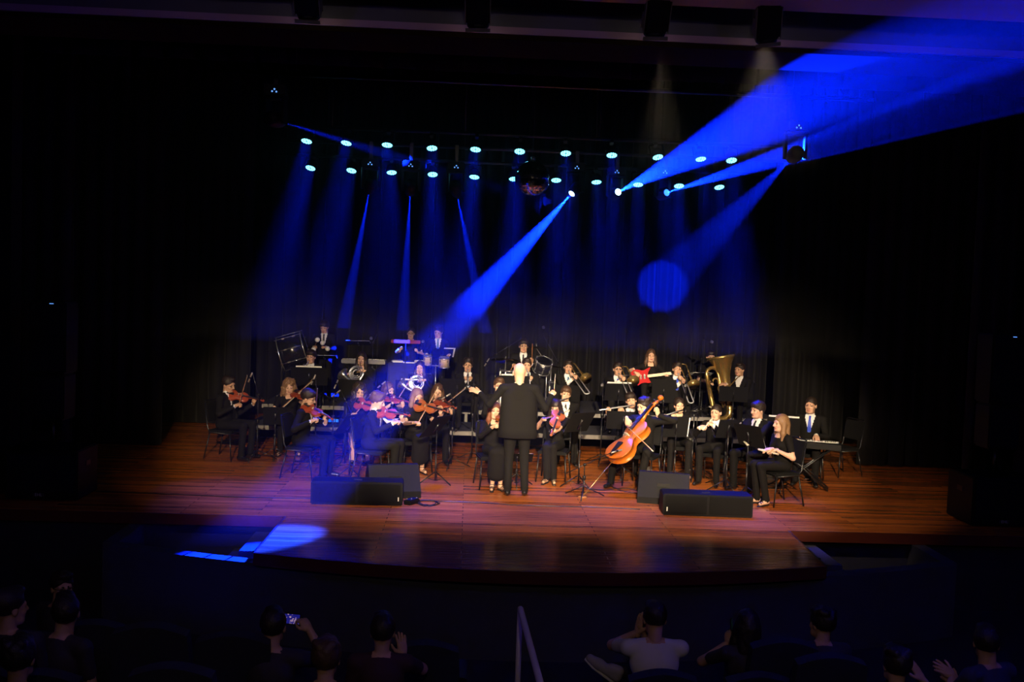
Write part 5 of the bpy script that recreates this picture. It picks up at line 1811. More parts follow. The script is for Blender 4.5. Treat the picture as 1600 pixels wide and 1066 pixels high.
horn_player('horn player with very long straight dark hair', 'the very long haired horn player', (565, 561), 1.07, -4, outfit='top', bare='full', hair=('straight', M_HAIR_D), sex='f')
horn_player('horn player with loose wavy hair seated below the bongos', 'the wavy haired horn player', (656, 575), 1.00, 0, outfit='top', bare='full', hair=('long', M_HAIR_D), sex='f')


def trombonist(label, who, px, hh, heading, face, d, **kw):
    mp = mouth(px, hh, Z1, face)
    d = Vector(d).normalized()
    m = frame(mp, y=d, x=(1, 0, 0.12))
    TROMBONE.place(m, 'brass trombone with silver slide played by ' + who, 'trombones', 'trombone')
    return seated(label, px, hh, Z1, heading, chair='black padded chair under ' + who, head_yaw=face - heading, L_hand=(m @ Vector((0.02, 0.12, 0.0)), (-0.5, -0.4, 0.5), (0.6, -0.6, 0.2), 'grip'),
                  R_hand=(m @ Vector((0.03, 0.24, -0.01)), (0.4, -0.5, 0.4), (-0.6, -0.5, 0.3), 'grip'), **kw)


mp_ = mouth((888, 574), 1.07, Z1, 0)
dq = aty(912, 624, mp_.y) - mp_
trombonist('trombonist in a suit with the long slide pointing down towards the flautist', 'the trombonist with lowered slide', (888, 574), 1.07, 0, 0, (dq.x, -0.95, dq.z * 0.85), tie=M_TIE_TEAL, hair=('short', M_HAIR_D), skin=M_SKIN2)
trombonist('trombonist in glasses and a blue tie with the slide pointing at the audience', 'the bespectacled trombonist', (965, 577), 1.07, 0, 4, (0.05, -0.93, -0.34), tie=M_TIE_BLUE, glasses=True, hair=('short', M_HAIR_D), skin=M_SKIN2)
trombonist('bearded trombonist with the tuning bow standing up beside his face', 'the bearded trombonist', (1058, 577), 1.10, 0, 0, (0.06, -0.84, -0.52), tie=M_TIE_BLUE, hair=('short', M_HAIR_D), skin=M_SKIN2)

tu = make_tuba()
ty = Y0((1156, 578), 1.09, Z1)
A, d = axis_px((1143, 656), (1126, 554), ty - 0.26, 1.13, -1)
tm = frame(A, z=d, x=(1, 0.15, 0)) @ Matrix.Scale(1.18, 4)
tu.matrix_world = tm
seated('tuba player in a black suit reaching round the big brass tuba', (1156, 578), 1.09, Z1, -32, chair='black padded chair under the tuba player', tie=None, hair=('short', M_HAIR_D), skin=M_SKIN2, head_yaw=-18,
       R_hand=(tm @ Vector((-0.09, -0.10, 0.55)), (-0.8, -0.3, 0.1), (0, -0.5, 0.8), 'relax'), L_hand=(tm @ Vector((0.03, -0.05, 0.30)), (-0.9, -0.3, 0.1), (0.2, -0.8, 0.2), 'grip'))

# ---- rear riser
def standing(label, px, Y, zf=Z2, heading=0.0, **kw):
    Hd = aty(px[0], px[1], Y)
    return person(label, Hd, heading, s=(Hd.z - zf) / 1.63, zf=zf, sit=False, **kw)


standing('percussionist in a black suit holding white headed mallets', (507, 511), 18.25, tie=M_TIE_BLACK, skin=M_SKIN2, head_pitch=22, head_yaw=-12, hair=('fringe', M_HAIR_D), L_hand=(aty(506, 541, 17.95), (-0.3, -0.8, 0.3), (0, -0.2, 1), 'grip'), R_hand=(aty(492, 541, 17.95), (0.3, -0.8, 0.3), (0, -0.2, 1), 'grip'))
for k, (hx, tx) in enumerate((((506, 541), (512, 545)), ((503, 540), (504, 536)), ((492, 541), (496, 531)), ((493, 543), (490, 546)))):
    a, b = aty(hx[0], hx[1], 17.93), aty(tx[0], tx[1], 17.78)
    mt = thing('mallet', 'white headed soft mallet in the hands of the suited percussionist', 'mallet', 'mallets', frame(a, z=b - a))
    L = (b - a).length
    MB().tube([(0, 0, -0.12), (0, 0, L)], 0.004, 6).build('handle', M_BOWWOOD, mt)
    MB().sphere((0, 0, L), (0.043, 0.043, 0.045), 14, 10).build('felt_head', mat('white_felt', (0.75, 0.74, 0.72), 0.9), mt)
standing('woman percussionist in black behind the red bar with hair tied up', (642, 521), 18.2, outfit='top', hair=('bun', M_HAIR_D), sex='f', L_hand=(aty(651, 547, 17.95), (-0.2, -0.6, 0.6), (0.3, -0.6, 0.5), 'grip'), R_hand=(aty(626, 544, 17.92), (0.2, -0.5, 0.7), (-0.3, -0.6, 0.4), 'grip'))
standing('smiling bongo player in a suit with a teal tie', (685, 519), 18.2, tie=M_TIE_TEAL, head_yaw=-18, head_pitch=12, hair=('wavy', M_HAIR_D), L_hand=(aty(700, 556, 17.85), (-0.3, -0.8, -0.2), (0, -0.2, 1), 'relax'), R_hand=(aty(668, 556, 17.85), (0.2, -0.8, -0.2), (0, -0.2, 1), 'relax'))
dr = Y0((818, 541), 1.14, Z2)
seated('drummer in a black suit behind the drum kit', (818, 541), 1.14, Z2, 0, chair=None, legs=((-0.24, -0.22, 0.0), (0.24, 0.22, 0.0)), tie=M_TIE_BLACK, hair=('fringe', M_HAIR_D), skin=M_SKIN2, L_hand=(aty(831, 563, dr - 0.36), (0.05, -0.3, 0.5), (0.4, -0.6, 0.3), 'grip'), R_hand=(aty(803, 570, dr - 0.36), (-0.1, -0.8, 0.1), (0, -0.2, 1), 'grip'))


def stool(label, Hd, zf, seat=0.45):
    st = thing('drum_stool', label, 'stool', 'stools on the rear riser', T(Hd.x, Hd.y + 0.05, zf))
    MB().lathe([(0.15, seat - 0.06), (0.165, seat - 0.05), (0.165, seat - 0.012), (0.15, seat), (0.0001, seat)], 24).build('seat', M_MATTE, st)
    MB().tube([(0, 0, 0.1), (0, 0, seat - 0.05)], 0.014, 8).build('post', M_CHROME, st)
    for k in range(3):
        a = 2 * PI * k / 3 + 0.4
        MB().tube([(0, 0, 0.22), (0.22 * math.cos(a), 0.22 * math.sin(a), 0.012)], 0.009, 6).build('leg', M_CHROME, st)


stool('round black stool under the drummer', atz(818, 541, Z2 + 1.14), Z2)
for k, (h0, h1, lb) in enumerate((((831, 566), (832, 537), 'pale drumstick held upright by the drummer'), ((803, 570), (797, 580), 'pale drumstick aimed at the snare drum'))):
    a, b = aty(h0[0], h0[1], dr - 0.36), aty(h1[0], h1[1], dr - 0.48)
    tag(MB().tube([a - (b - a) * 0.15, a.lerp(b, 0.9), b], [0.008, 0.006, 0.007], 8).build('drumstick', M_BOWWOOD), lb, 'drumstick', 'drumsticks')
gy = Y0((1017, 556), 1.06, Z2)
gu = make_guitar()
gc = aty(1003, 589, gy - 0.24)
gm = frame(gc, x=(0.93, -0.18, 0.16), z=(-0.15, 0.12, 0.98))
gu.matrix_world = gm
seated('guitarist in a black shirt with long brown hair playing the red guitar', (1017, 556), 1.06, Z2, -4, chair=None, outfit='top', hair=('long', M_HAIR_B), sex='f', R_hand=(gm @ Vector((-0.04, -0.06, 0.02)), (0.6, -0.1, -0.5), (-0.1, -0.9, 0.3), 'grip', (-1, 0.1, -0.3)), L_hand=(gm @ Vector((0.46, -0.02, -0.03)), (0.1, -0.4, 0.8), (0.5, 0.5, -0.3), 'grip', (1, 0, -0.8)))
stool('round black stool under the guitarist', atz(1017, 556, Z2 + 1.06), Z2)
seated('player with dark hair half hidden behind the tuba bell', (1110, 558), 1.05, Z2, 8, chair='black padded chair behind the tuba bell', outfit='top', hair=('fringe', M_HAIR_D), sex='m')

# ---- drum kit
black_shell = mat('black_drum_shell', (0.012, 0.012, 0.02), 0.2, coat=0.5)
c = aty(822, 604, 17.72)
make_drum('bass_drum', 'black bass drum of the drum kit behind the conductor', T(c.x, 17.79, Z2 + 0.29) @ RX(90), 0.275, 0.30, black_shell, black_shell, 8)
c = aty(848, 572, 17.75)
make_drum('tom_drum', 'black rack tom with chrome hoops beside the upright drumstick', T(c.x, c.y, c.z) @ RX(28) @ RY(12), 0.155, 0.21, black_shell, M_CHROME, 6)
tp = thing('tom_holder', 'chrome post carrying the rack tom over the bass drum', 'drum hardware', None, T(c.x - 0.05, c.y + 0.05, Z2))
MB().tube([(0, 0, 0.50), (0, 0, c.z - Z2 - 0.02)], 0.012, 8).build('post', M_CHROME, tp)
c = aty(872, 602, 17.75)
make_drum('floor_tom', 'black floor tom on chrome legs at the trombone side of the kit', T(c.x, c.y, Z2 + 0.36), 0.18, 0.34, black_shell, M_CHROME, 6, legs=0.36)
c = aty(795, 585, 17.80)
make_drum('snare_drum', 'shallow snare drum with chrome hoops below the large cymbal', T(c.x, c.y, c.z), 0.165, 0.13, mat('steel_shell', (0.25, 0.26, 0.3), 0.25, metal=1), M_CHROME, 8, legs=c.z - Z2)
p = aty(790, 564, 17.85)
make_cymbal('large bronze cymbal over the snare drum, tilted to the drummer', p, 0.27, Z2, -14, -8)
p = aty(838, 544, 18.0)
make_cymbal('thin high cymbal on a chrome boom beside the drummer', p, 0.19, Z2, -6, 0, boom=(0.20, -0.05))
p = aty(861, 574, 17.9)
make_cymbal('flat cymbal over the floor tom', p, 0.25, Z2, -4, 6)
# surdo lying tilted on its stand at the percussion end
c = aty(458, 548, 17.75)
ax = Vector((0.95, 0.06, 0.30))
make_drum('marching_bass_drum', 'dark bass drum with chrome rods tilted on a stand above the trumpeter', frame(c, z=ax, x=(0.3, 0.2, -0.9)), 0.30, 0.43, black_shell, M_CHROME, 8, group=None)
st = thing('drum_cradle', 'black folding cradle under the tilted bass drum', 'drum stand', None, T(c.x, c.y, Z2))
for sx in (-1, 1):
    MB().tube([(sx * 0.16, -0.25, 0.01), (sx * 0.16, 0.22, c.z - Z2 - 0.22)], 0.013, 8).build('leg', M_STEEL, st)
    MB().tube([(sx * 0.16, 0.25, 0.01), (sx * 0.16, -0.22, c.z - Z2 - 0.22)], 0.013, 8).build('leg', M_STEEL, st)
MB().tube([(-0.16, 0.0, 0.27), (0.16, 0.0, 0.27)], 0.010, 8).build('cross_bar', M_STEEL, st)
# bongos
for (px, py), r, lb in (((668, 563), 0.075, 'smaller bongo drum before the smiling player'), ((694, 566), 0.095, 'larger bongo drum with pale skin shell before the smiling player')):
    c = aty(px, py, 17.72)
    make_drum('bongo_drum', lb, T(c.x, c.y, c.z) @ RX(12), r, 0.16, mat('bongo_wood', (0.55, 0.40, 0.24), 0.35), M_CHROME, 4, 'bongo drums')
c = aty(681, 570, 17.74)
st = thing('bongo_stand', 'chrome tripod stand under the bongos', 'drum stand', None, T(c.x, c.y, Z2))
MB().tube([(0, 0, 0.1), (0, 0, c.z - Z2)], 0.012, 8).build('post', M_CHROME, st)
MB().tube([(-0.12, 0, c.z - Z2 - 0.02), (0.14, 0, c.z - Z2 - 0.02)], 0.012, 8).build('cross_bar', M_CHROME, st)
for k in range(3):
    a = 2 * PI * k / 3
    MB().tube([(0, 0, 0.3), (0.26 * math.cos(a), 0.26 * math.sin(a), 0.012)], 0.009, 6).build('leg', M_CHROME, st)
# percussion table with dark cloth
c0, c1 = aty(609, 566, 17.88), aty(662, 567, 17.88)
tb = thing('percussion_table', 'folding table under a dark cloth before the woman percussionist', 'table', None, T((c0.x + c1.x) / 2, 17.88, Z2))
w = c1.x - c0.x
ht = c0.z - Z2
MB().box((0, 0, ht - 0.015), (w, 0.42, 0.03)).build('tabletop', M_MATTE, tb)
cl_m = mat('dark_blue_cloth', (0.014, 0.014, 0.030), 0.8)
mb = MB()
out_ = []
for i in range(48):
    a = i / 48.0
    per = 2 * (w + 0.44)
    q = a * per
    if q < w + 0.02: x, y, nx_, ny_ = -w / 2 - 0.01 + q, -0.22, 0, -1
    elif q < w + 0.46: x, y, nx_, ny_ = w / 2 + 0.01, -0.22 + (q - w - 0.02), 1, 0
    elif q < 2 * w + 0.48: x, y, nx_, ny_ = w / 2 + 0.01 - (q - w - 0.46), 0.22, 0, 1
    else: x, y, nx_, ny_ = -w / 2 - 0.01, 0.22 - (q - 2 * w - 0.48), -1, 0
    out_.append((x, y, nx_, ny_, math.sin(i * 1.9)))
vs = [(x, y, ht + 0.004) for x, y, _, _, _ in out_] + [(x + nx_ * 0.03 * (1 + wv), y + ny_ * 0.03 * (1 + wv), 0.06) for x, y, nx_, ny_, wv in out_]
fs = [(i, i + 48, (i + 1) % 48 + 48, (i + 1) % 48) for i in range(48)] + [tuple(range(48))]
mb.add(vs, fs).build('tablecloth', cl_m, tb)
for k in range(4):
    MB().tube([((-1 if k % 2 else 1) * (w / 2 - 0.06), (-1 if k // 2 else 1) * 0.17, 0.0), ((-1 if k % 2 else 1) * (w / 2 - 0.06), (-1 if k // 2 else 1) * 0.17, ht - 0.03)], 0.014, 8).build('leg', M_STEEL, tb)
c = aty(621, 561, 17.84)
tag(MB().box((0, 0, 0), (0.20, 0.15, 0.035), T(c.x, c.y, Z2 + ht + 0.023) @ RZ(12), bev=0.012).build('folded_towel', mat('pale_cloth', (0.6, 0.62, 0.66), 0.9)), 'pale folded towel on the percussion table', 'towel')
c = aty(640, 563, 17.80)
tag(MB().box((0, 0, 0), (0.21, 0.14, 0.012), T(c.x, c.y, Z2 + ht + 0.011) @ RZ(-8), bev=0.003).build('sheet_stack', M_PAPER), 'flat stack of white sheets on the percussion table', 'paper')
c = aty(655, 561, 17.80)
tm_ = thing('tambourine', 'small pale tambourine lying on the percussion table', 'tambourine', None, T(c.x, c.y, Z2 + ht + 0.03) @ RX(-10))
MB().lathe([(0.075, -0.022), (0.085, -0.022), (0.085, 0.022), (0.075, 0.022), (0.075, -0.022)], 24).build('frame', M_BOWHAIR, tm_)
MB().lathe([(0.0001, 0.022), (0.08, 0.022)], 24).build('drum_skin', M_PAPER, tm_)
for k in range(6):
    a = 2 * PI * k / 6
    MB().lathe([(0.014, -0.002), (0.014, 0.002), (0.0001, 0.004)], 10, mtx=T(0.08 * math.cos(a), 0.08 * math.sin(a), 0)).build('jingle', M_CHROME, tm_)
# red bar on a thin stand
c = aty(634, 534, 17.72)
rb_ = thing('red_bar_chime', 'long red bar on a thin black stand before the woman percussionist', 'chime bar', None, T(c.x, c.y, Z2))
MB().box((0, 0, c.z - Z2), (0.52, 0.05, 0.062), bev=0.006).build('bar', mat('red_lacquer_wood', (0.26, 0.028, 0.024), 0.6, spec=0.2), rb_)
MB().tube([(0, 0.0, 0.05), (0, 0.0, c.z - Z2)], 0.010, 8).build('pole', M_STEEL, rb_)
for k in range(3):
    a = 2 * PI * k / 3 + 0.5
    MB().tube([(0, 0, 0.2), (0.25 * math.cos(a), 0.25 * math.sin(a), 0.012)], 0.008, 6).build('leg', M_STEEL, rb_)
# glockenspiel case behind the long haired horn player
c = aty(569, 563, 17.85)
gk = thing('glockenspiel', 'grey glockenspiel on a folding stand behind the long haired horn player', 'glockenspiel', None, T(c.x, c.y, Z2))
zg = c.z - Z2
MB().box((0, 0, zg - 0.02), (0.78, 0.30, 0.07), bev=0.008).build('case', mat('grey_case', (0.16, 0.16, 0.18), 0.5), gk)
for i in range(18):
    MB().box((-0.355 + 0.042 * i, 0, zg + 0.024), (0.032, 0.25 - 0.005 * i, 0.012), bev=0.003).build('bar', M_SILVER, gk)
for sy in (-1, 1):
    for sx in (-1, 1):
        MB().tube([(sx * 0.32, sy * 0.11, 0.012), (-sx * 0.32, sy * 0.11, zg - 0.05)], 0.011, 8).build('stand_leg', M_STEEL, gk)

# ---- music stands
def ms(label, desk, dY, px, hh=1.10, zf=0.0, **kw):
    return music_stand(label, desk, Y0(px, hh, zf) - dY, zf, **kw)


music_stand('black music stand before the trumpeter below the bass drum', (483, 588), 16.56, Z1, 0, 20, 0.60, 0.32, paper=2)
music_stand('black music stand before the very long haired horn player', (556, 608), 16.56, Z1, -4, 18, 0.58, 0.33, paper=1)
music_stand('black music stand before the wavy haired horn player', (646, 608), 16.56, Z1, 4, 20, 0.60, 0.32, paper=2)
music_stand('black music stand before the curly topped trumpeter', (714, 607), 16.56, Z1, 0, 18, 0.56, 0.34, paper=0)
music_stand('black music stand with a white sheet before the bearded trumpeter', (803, 601), 16.56, Z1, 0, 18, 0.52, 0.32, paper=2)
music_stand('black music stand before the trombonist with lowered slide', (886, 615), 16.56, Z1, 0, 18, 0.44, 0.30, paper=1)
music_stand('black music stand with sheets before the bespectacled trombonist', (966, 613), 16.56, Z1, 4, 20, 0.46, 0.32, paper=2)
music_stand('black music stand before the bearded trombonist', (1037, 611), 16.56, Z1, -6, 16, 0.40, 0.42, paper=0)
music_stand('black music stand before the tuba player', (1146, 616), 16.52, Z1, -12, 10, 0.48, 0.26, paper=0)
music_stand('black music stand before the curly light haired violinist', (430, 650), Y0((452, 605), 1.05) - 0.62, 0, 10, 18, 0.36, 0.30, paper=0)
music_stand('slanted black music stand shared by the wavy haired and upright bow violinists', (546, 662), 13.9, 0, 62, 38, 0.46, 0.36, paper=1)
music_stand('slanted black music stand with white sheets beside the violinist in the long dress', (681, 666), 13.75, 0, 58, 40, 0.46, 0.40, paper=1)
music_stand('black music stand leaning low beside the viola player', (906, 660), Y0((868, 637), 1.06) - 0.45, 0, 35, 32, 0.44, 0.34, paper=1)
music_stand('black music stand before the mop haired flautist', (974, 657), Y0((986, 626)) - 0.55, 0, -8, 14, 0.50, 0.28, paper=0)
music_stand('black music stand before the woman flautist', (1056, 667), Y0((1061, 634), 1.06) - 0.60, 0, 8, 14, 0.38, 0.32, paper=1)
music_stand('black music stand before the recorder blowing boy', (1137, 670), Y0((1119, 645), 1.04) - 0.62, 0, 20, 20, 0.34, 0.28, paper=0)
music_stand('tilted black music stand before the resting youth', (1171, 681), Y0((1184, 641), 1.14) - 0.72, 0, -52, 26, 0.44, 0.34, paper=1)
music_stand('black music stand with white sheets behind the long haired resting woman', (1224, 668), Y0((1267, 634), 1.16) - 0.66, 0, -16, 14, 0.46, 0.30, paper=2)
music_stand('thin music stand behind the very long haired horn player', (560, 536), 17.88, Z2, 0, 72, 0.42, 0.28, paper=1)
music_stand('low flat music stand behind the trumpeter below the bass drum', (507, 558), 17.92, Z2, 0, 76, 0.42, 0.28, paper=1)
music_stand('black music stand with a bright sheet before the bongo player', (692, 552), 17.88, Z2, 8, 50, 0.36, 0.26, paper=3)
music_stand('thin music stand between the bearded trombonist and the tuba', (1095, 585), 17.85, Z2, 0, 74, 0.28, 0.26, paper=1)
music_stand('low black music stand hidden behind the conductor\'s legs', (808, 715), 13.75, 0, 0, 60, 0.44, 0.32, paper=1)

# ---- microphone stands
mic_stand('microphone stand beside the bespectacled end violinist', (403, 15.2), 0, 1.0, (388, 597, 15.1), (-0.35, 0.1, -0.85), 'pencil')
mic_stand('microphone stand over the suited violinist with the upright bow', (494, 14.9), 0, 1.05, (486, 601, 14.8), (-0.35, -0.1, -0.85), 'pencil')
mic_stand('microphone stand before the very long haired horn player', (521, 15.9), 0, 1.0, (528, 594, 15.95), (0.3, 0.4, 0.85), 'pencil')
mic_stand('microphone stand with a slanted boom beside the violinist with long dark curls', (541, 15.0), 0, 0.95, (519, 620, 15.0), (-0.6, 0.0, -0.5), 'pencil')
mic_stand('microphone stand between the young violinists', (612, 14.8), 0, 0.95, (590, 606, 15.0), (-0.6, 0.1, -0.5), 'pencil')
mic_stand('microphone stand behind the patterned sleeve violinist', (708, 15.0), 0, 1.0, (690, 624, 14.9), (-0.7, -0.2, -0.45), 'pencil')
mic_stand('straight microphone stand before the curly topped trumpeter', (739, 15.6), 0, 1.22, (740, 606, 15.6), (0.0, 0.25, 0.95), 'dynamic')
mic_stand('tall boom microphone stand leaning over the snare drum', (772, 17.7), Z2, 1.0, (757, 572, 17.7), (-0.5, 0, -0.85), 'pencil', boom_back=0.55)
mic_stand('tall overhead microphone stand leaning over the cymbals', (869, 18.1), Z2, 0.86, (849, 510, 18.0), (-0.1, -0.2, 0.9), 'dynamic')
mic_stand('straight microphone stand beside the mop haired flautist', (941, 15.7), 0, 1.30, (941, 600, 15.7), (0.0, 0.25, 0.95), 'dynamic')
mic_stand('low microphone stand reaching to the cello', (917, 13.1), 0, 0.44, (972, 703, 13.2), (0.9, 0.1, 0.25), 'pencil', boom_back=0.30)
mic_stand('boom microphone stand beside the recorder blowing boy', (1085, 14.6), 0, 0.96, (1122, 641, 14.8), (0.85, 0.1, -0.3), 'pencil', boom_back=0.30)
mic_stand('microphone stand pointing at the bearded trombonist bell', (1071, 16.0), 0, 1.42, (1071, 601, 16.0), (0.0, 0.3, 0.95), 'dynamic')
mic_stand('tall boom microphone stand above the tuba bell', (1092, 17.6), Z2, 1.05, (1114, 535, 17.0), (0.75, -0.3, -0.3), 'dynamic')
mic_stand('boom microphone stand crossing before the woman flautist', (1090, 14.9), 0, 1.0, (1040, 650, 15.0), (-0.8, 0.0, -0.35), 'pencil')
mic_stand('straight microphone stand behind the glockenspiel', (580, 17.92), Z2, 1.12, (580, 527, 17.92), (0, 0.1, 1), 'dynamic')
mic_stand('straight microphone stand beside the bongos', (661, 17.92), Z2, 1.12, (661, 532, 17.92), (0, 0.1, 1), 'dynamic')
mic_stand('microphone stand at the resting youth\'s knees', (1137, 14.1), 0, 0.80, (1165, 655, 14.3), (0.6, 0.1, 0.5), 'pencil')
# ================================================================ loudspeakers, cables and small things on the boards
def twin_box(label, c, heading, w, d, h):
    t = thing('floor_loudspeaker', label, 'loudspeaker', 'floor loudspeakers', T(c.x, c.y, 0) @ RZ(heading))
    MB().box((0, 0, h / 2), (w, d, h), bev=0.012).build('cabinet', M_BLACK, t)
    for sx in (-1, 1):
        MB().box((sx * w * 0.245, -d / 2 - 0.004, h * 0.52), (w * 0.46, 0.016, h * 0.80), bev=0.004).build('grille', M_GRILLE, t)
    MB().box((w * 0.455 * (1 if heading >= 0 else -1), -d / 2 - 0.014, h * 0.30), (0.012, 0.004, 0.05)).build('badge', M_PAPER, t)
    MB().box((0.0, 0.0, h + 0.002), (0.10, 0.06, 0.008), bev=0.002).build('pole_socket', M_STEEL, t)
    return t


def wedge(label, c, heading, w=0.62, d=0.46, h=0.40):
    t = thing('monitor_wedge', label, 'loudspeaker', 'stage monitor wedges', T(c.x, c.y, 0) @ RZ(heading))
    pr = [(-d / 2, 0.0), (d / 2, 0.0), (d / 2, h * 0.62), (d * 0.18, h), (-d * 0.02, h), (-d / 2, h * 0.22)]
    MB().prism(pr, -w / 2, w / 2, mtx=Matrix(((0, 0, 1, 0), (1, 0, 0, 0), (0, 1, 0, 0), (0, 0, 0, 1)))).build('cabinet', M_BLACK, t)
    a = math.atan2(h * 0.38, d * 0.32)
    MB().box((0, 0, 0), (w * 0.94, 0.012, math.hypot(h * 0.38, d * 0.32) * 0.9), T(0, d * 0.345, h * 0.815) @ RX(math.degrees(math.atan2(d * 0.32, h * 0.38)) ) , bev=0.003).build('grille', M_GRILLE, t)
    MB().box((0, -d * 0.27, h * 0.62), (w * 0.25, 0.01, 0.05), T(0, 0, 0)).build('handle', M_STEEL, t)
    return t


fl = atz(556, 790, 0)
twin_box('long low twin loudspeaker in front of the wavy haired violinist', Vector((fl.x, fl.y + 0.18, 0)), 2, 1.13, 0.34, 0.29)
fl = atz(612, 784, 0)
wedge('black monitor wedge behind the long low loudspeaker by the violins', Vector((fl.x - 0.02, fl.y + 0.40, 0)), 14, 0.66, 0.46, 0.40)
fl = atz(1107, 808, 0)
twin_box('long low twin loudspeaker in front of the recorder players', Vector((fl.x, fl.y + 0.18, 0)), -3, 1.12, 0.34, 0.27)
fl = atz(1050, 796, 0)
wedge('black monitor wedge behind the long low loudspeaker by the cello', Vector((fl.x - 0.02, fl.y + 0.48, 0)), -14, 0.66, 0.46, 0.38)


def pa_stack(label_sub, label_top, px, Y):
    c = aty(px[0], px[1], Y)
    t = thing('subwoofer', label_sub, 'loudspeaker', 'main loudspeakers', T(c.x, Y + 0.36, 0))
    MB().box((0, 0, 0.31), (0.86, 0.66, 0.60), bev=0.015).build('cabinet', M_BLACK, t)
    MB().box((0, -0.336, 0.33), (0.80, 0.016, 0.46), bev=0.004).build('grille', M_GRILLE, t)
    MB().box((-0.02, -0.345, 0.075), (0.135, 0.006, 0.040), bev=0.002).build('badge_plate', mat('dark_badge', (0.03, 0.03, 0.06), 0.4), t)
    cu = bpy.data.curves.new('badge_letters', 'FONT')
    cu.body = 'EHL'
    cu.size = 0.050
    cu.extrude = 0.001
    cu.align_x = 'CENTER'
    lo = bpy.data.objects.new('badge_letters', cu)
    COL.objects.link(lo)
    bpy.context.view_layer.update()
    me = bpy.data.meshes.new_from_object(lo)
    bpy.data.objects.remove(lo)
    me.materials.clear(); me.materials.append(mat('pale_lettering', (0.6, 0.6, 0.75), 0.5))
    lo = bpy.data.objects.new('badge_letters', me)
    COL.objects.link(lo)
    lo.parent = t
    lo.matrix_local = T(-0.02, -0.350, 0.058) @ RX(90)
    for sx in (-1, 1):
        MB().box((sx * 0.432, 0.0, 0.42), (0.01, 0.14, 0.06), bev=0.003).build('side_handle', M_STEEL, t)
    t2 = thing('pole_loudspeaker', label_top, 'loudspeaker', 'main loudspeakers', T(c.x, Y + 0.36, 0.61))
    MB().tube([(0, 0, 0), (0, 0, 0.34)], 0.022, 10).build('pole', M_STEEL, t2)
    lo_ = MB().box((0, 0, 0.62), (0.40, 0.38, 0.56), bev=0.02).build('lower_cabinet', M_BLACK, t2)
    MB().box((0, -0.196, 0.62), (0.35, 0.014, 0.48), bev=0.004).build('grille', M_GRILLE, lo_)
    up_ = MB().box((0, 0, 1.35), (0.44, 0.40, 0.88), bev=0.02).build('upper_cabinet', M_BLACK, t2)
    MB().box((0, -0.206, 1.35), (0.38, 0.014, 0.80), bev=0.004).build('grille', M_GRILLE, up_)
    MB().box((0.05, -0.206, 1.76), (0.045, 0.008, 0.008)).build('status_led', M_LEDDOT, up_)
    return t


pa_stack('black subwoofer on the boards under the pole loudspeaker by the first violins side curtain', 'tall black loudspeaker on a pole before the curtain on the first violins side', (62, 777), 12.05)
pa_stack('black subwoofer on the boards under the pole loudspeaker by the keyboard side curtain', 'tall black loudspeaker on a pole before the curtain on the keyboard side', (1572, 828), 11.95)


def cable(label, pts, r=0.006, group='cables on the stage floor', m=None):
    P_ = [Vector(p) for p in pts]
    out = []
    for i in range(len(P_) - 1):
        p0, p1, p2, p3 = P_[max(i - 1, 0)], P_[i], P_[i + 1], P_[min(i + 2, len(P_) - 1)]
        for k in range(6):
            t_ = k / 6
            out.append(0.5 * ((2 * p1) + (p2 - p0) * t_ + (2 * p0 - 5 * p1 + 4 * p2 - p3) * t_ * t_ + (3 * p1 - p0 - 3 * p2 + p3) * t_ ** 3))
    out.append(P_[-1])
    return tag(MB().tube(out, r, 6).build('cable', m or M_EBONY), label, 'cable', group)


def fl_(px, py, z=0.007):
    return atz(px, py, z)


cable('black cable running along the front of the stage from the pedal past the conductor', [fl_(672, 783), fl_(700, 784), fl_(760, 786), fl_(800, 789), fl_(860, 791), fl_(940, 793), fl_(1000, 796)])
coil = []
cc = fl_(668, 786)
for i in range(26):
    a = i * 0.75
    coil.append((cc.x + (0.13 + 0.03 * math.sin(i * 1.3)) * math.cos(a), cc.y + (0.15 + 0.04 * math.cos(i * 2.1)) * math.sin(a), 0.007 + 0.003 * (i % 3)))
cable('coiled loose black cable on the boards beside the small blue lit pedal', coil)
cable('black cable looping by the cellist\'s shoes', [fl_(948, 757), fl_(975, 768), fl_(1000, 770), fl_(985, 764), fl_(960, 764), fl_(940, 766), fl_(915, 762)])
cable('black cable trailing across the boards to the outer violins', [fl_(150, 768), fl_(230, 771), fl_(330, 775), fl_(420, 778), fl_(486, 779)])
cable('black cable winding between the music stands behind the viola player', [fl_(700, 712), fl_(760, 716), fl_(830, 712), fl_(900, 720), fl_(950, 716)])
pd = thing('effects_pedal', 'small black box pedal with white lights beside the coiled cable', 'pedal', None, T(*atz(643, 787, 0)) @ RZ(-28))
MB().box((0, 0, 0.030), (0.11, 0.22, 0.06), bev=0.010).build('case', M_BLACK, pd)
for k, (x, y) in enumerate(((0.03, 0.07), (0.01, -0.02), (-0.03, -0.06))):
    MB().tube([(x, y, 0.058), (x, y, 0.072)], 0.010, 8).build('knob', M_CHROME, pd)
bo = atz(1012, 741, 0)
wb = thing('water_bottle', 'clear plastic water bottle standing beside the cellist\'s chair', 'bottle', None, T(bo.x, bo.y, 0))
MB().lathe([(0.0001, 0.002), (0.033, 0.002), (0.035, 0.01), (0.035, 0.15), (0.028, 0.18), (0.013, 0.205), (0.013, 0.215)], 18).build('bottle_body', mat('clear_plastic', (0.85, 0.9, 0.95), 0.08, trans=0.9), wb)
MB().lathe([(0.015, 0.21), (0.015, 0.232), (0.0001, 0.234)], 14).build('cap', M_PAPER, wb)
CHAIR.place(T(*atz(1312, 742, 0)) @ RZ(-70), 'empty black chair with a blue lit back behind the keyboard player', 'orchestra chairs', 'chair')
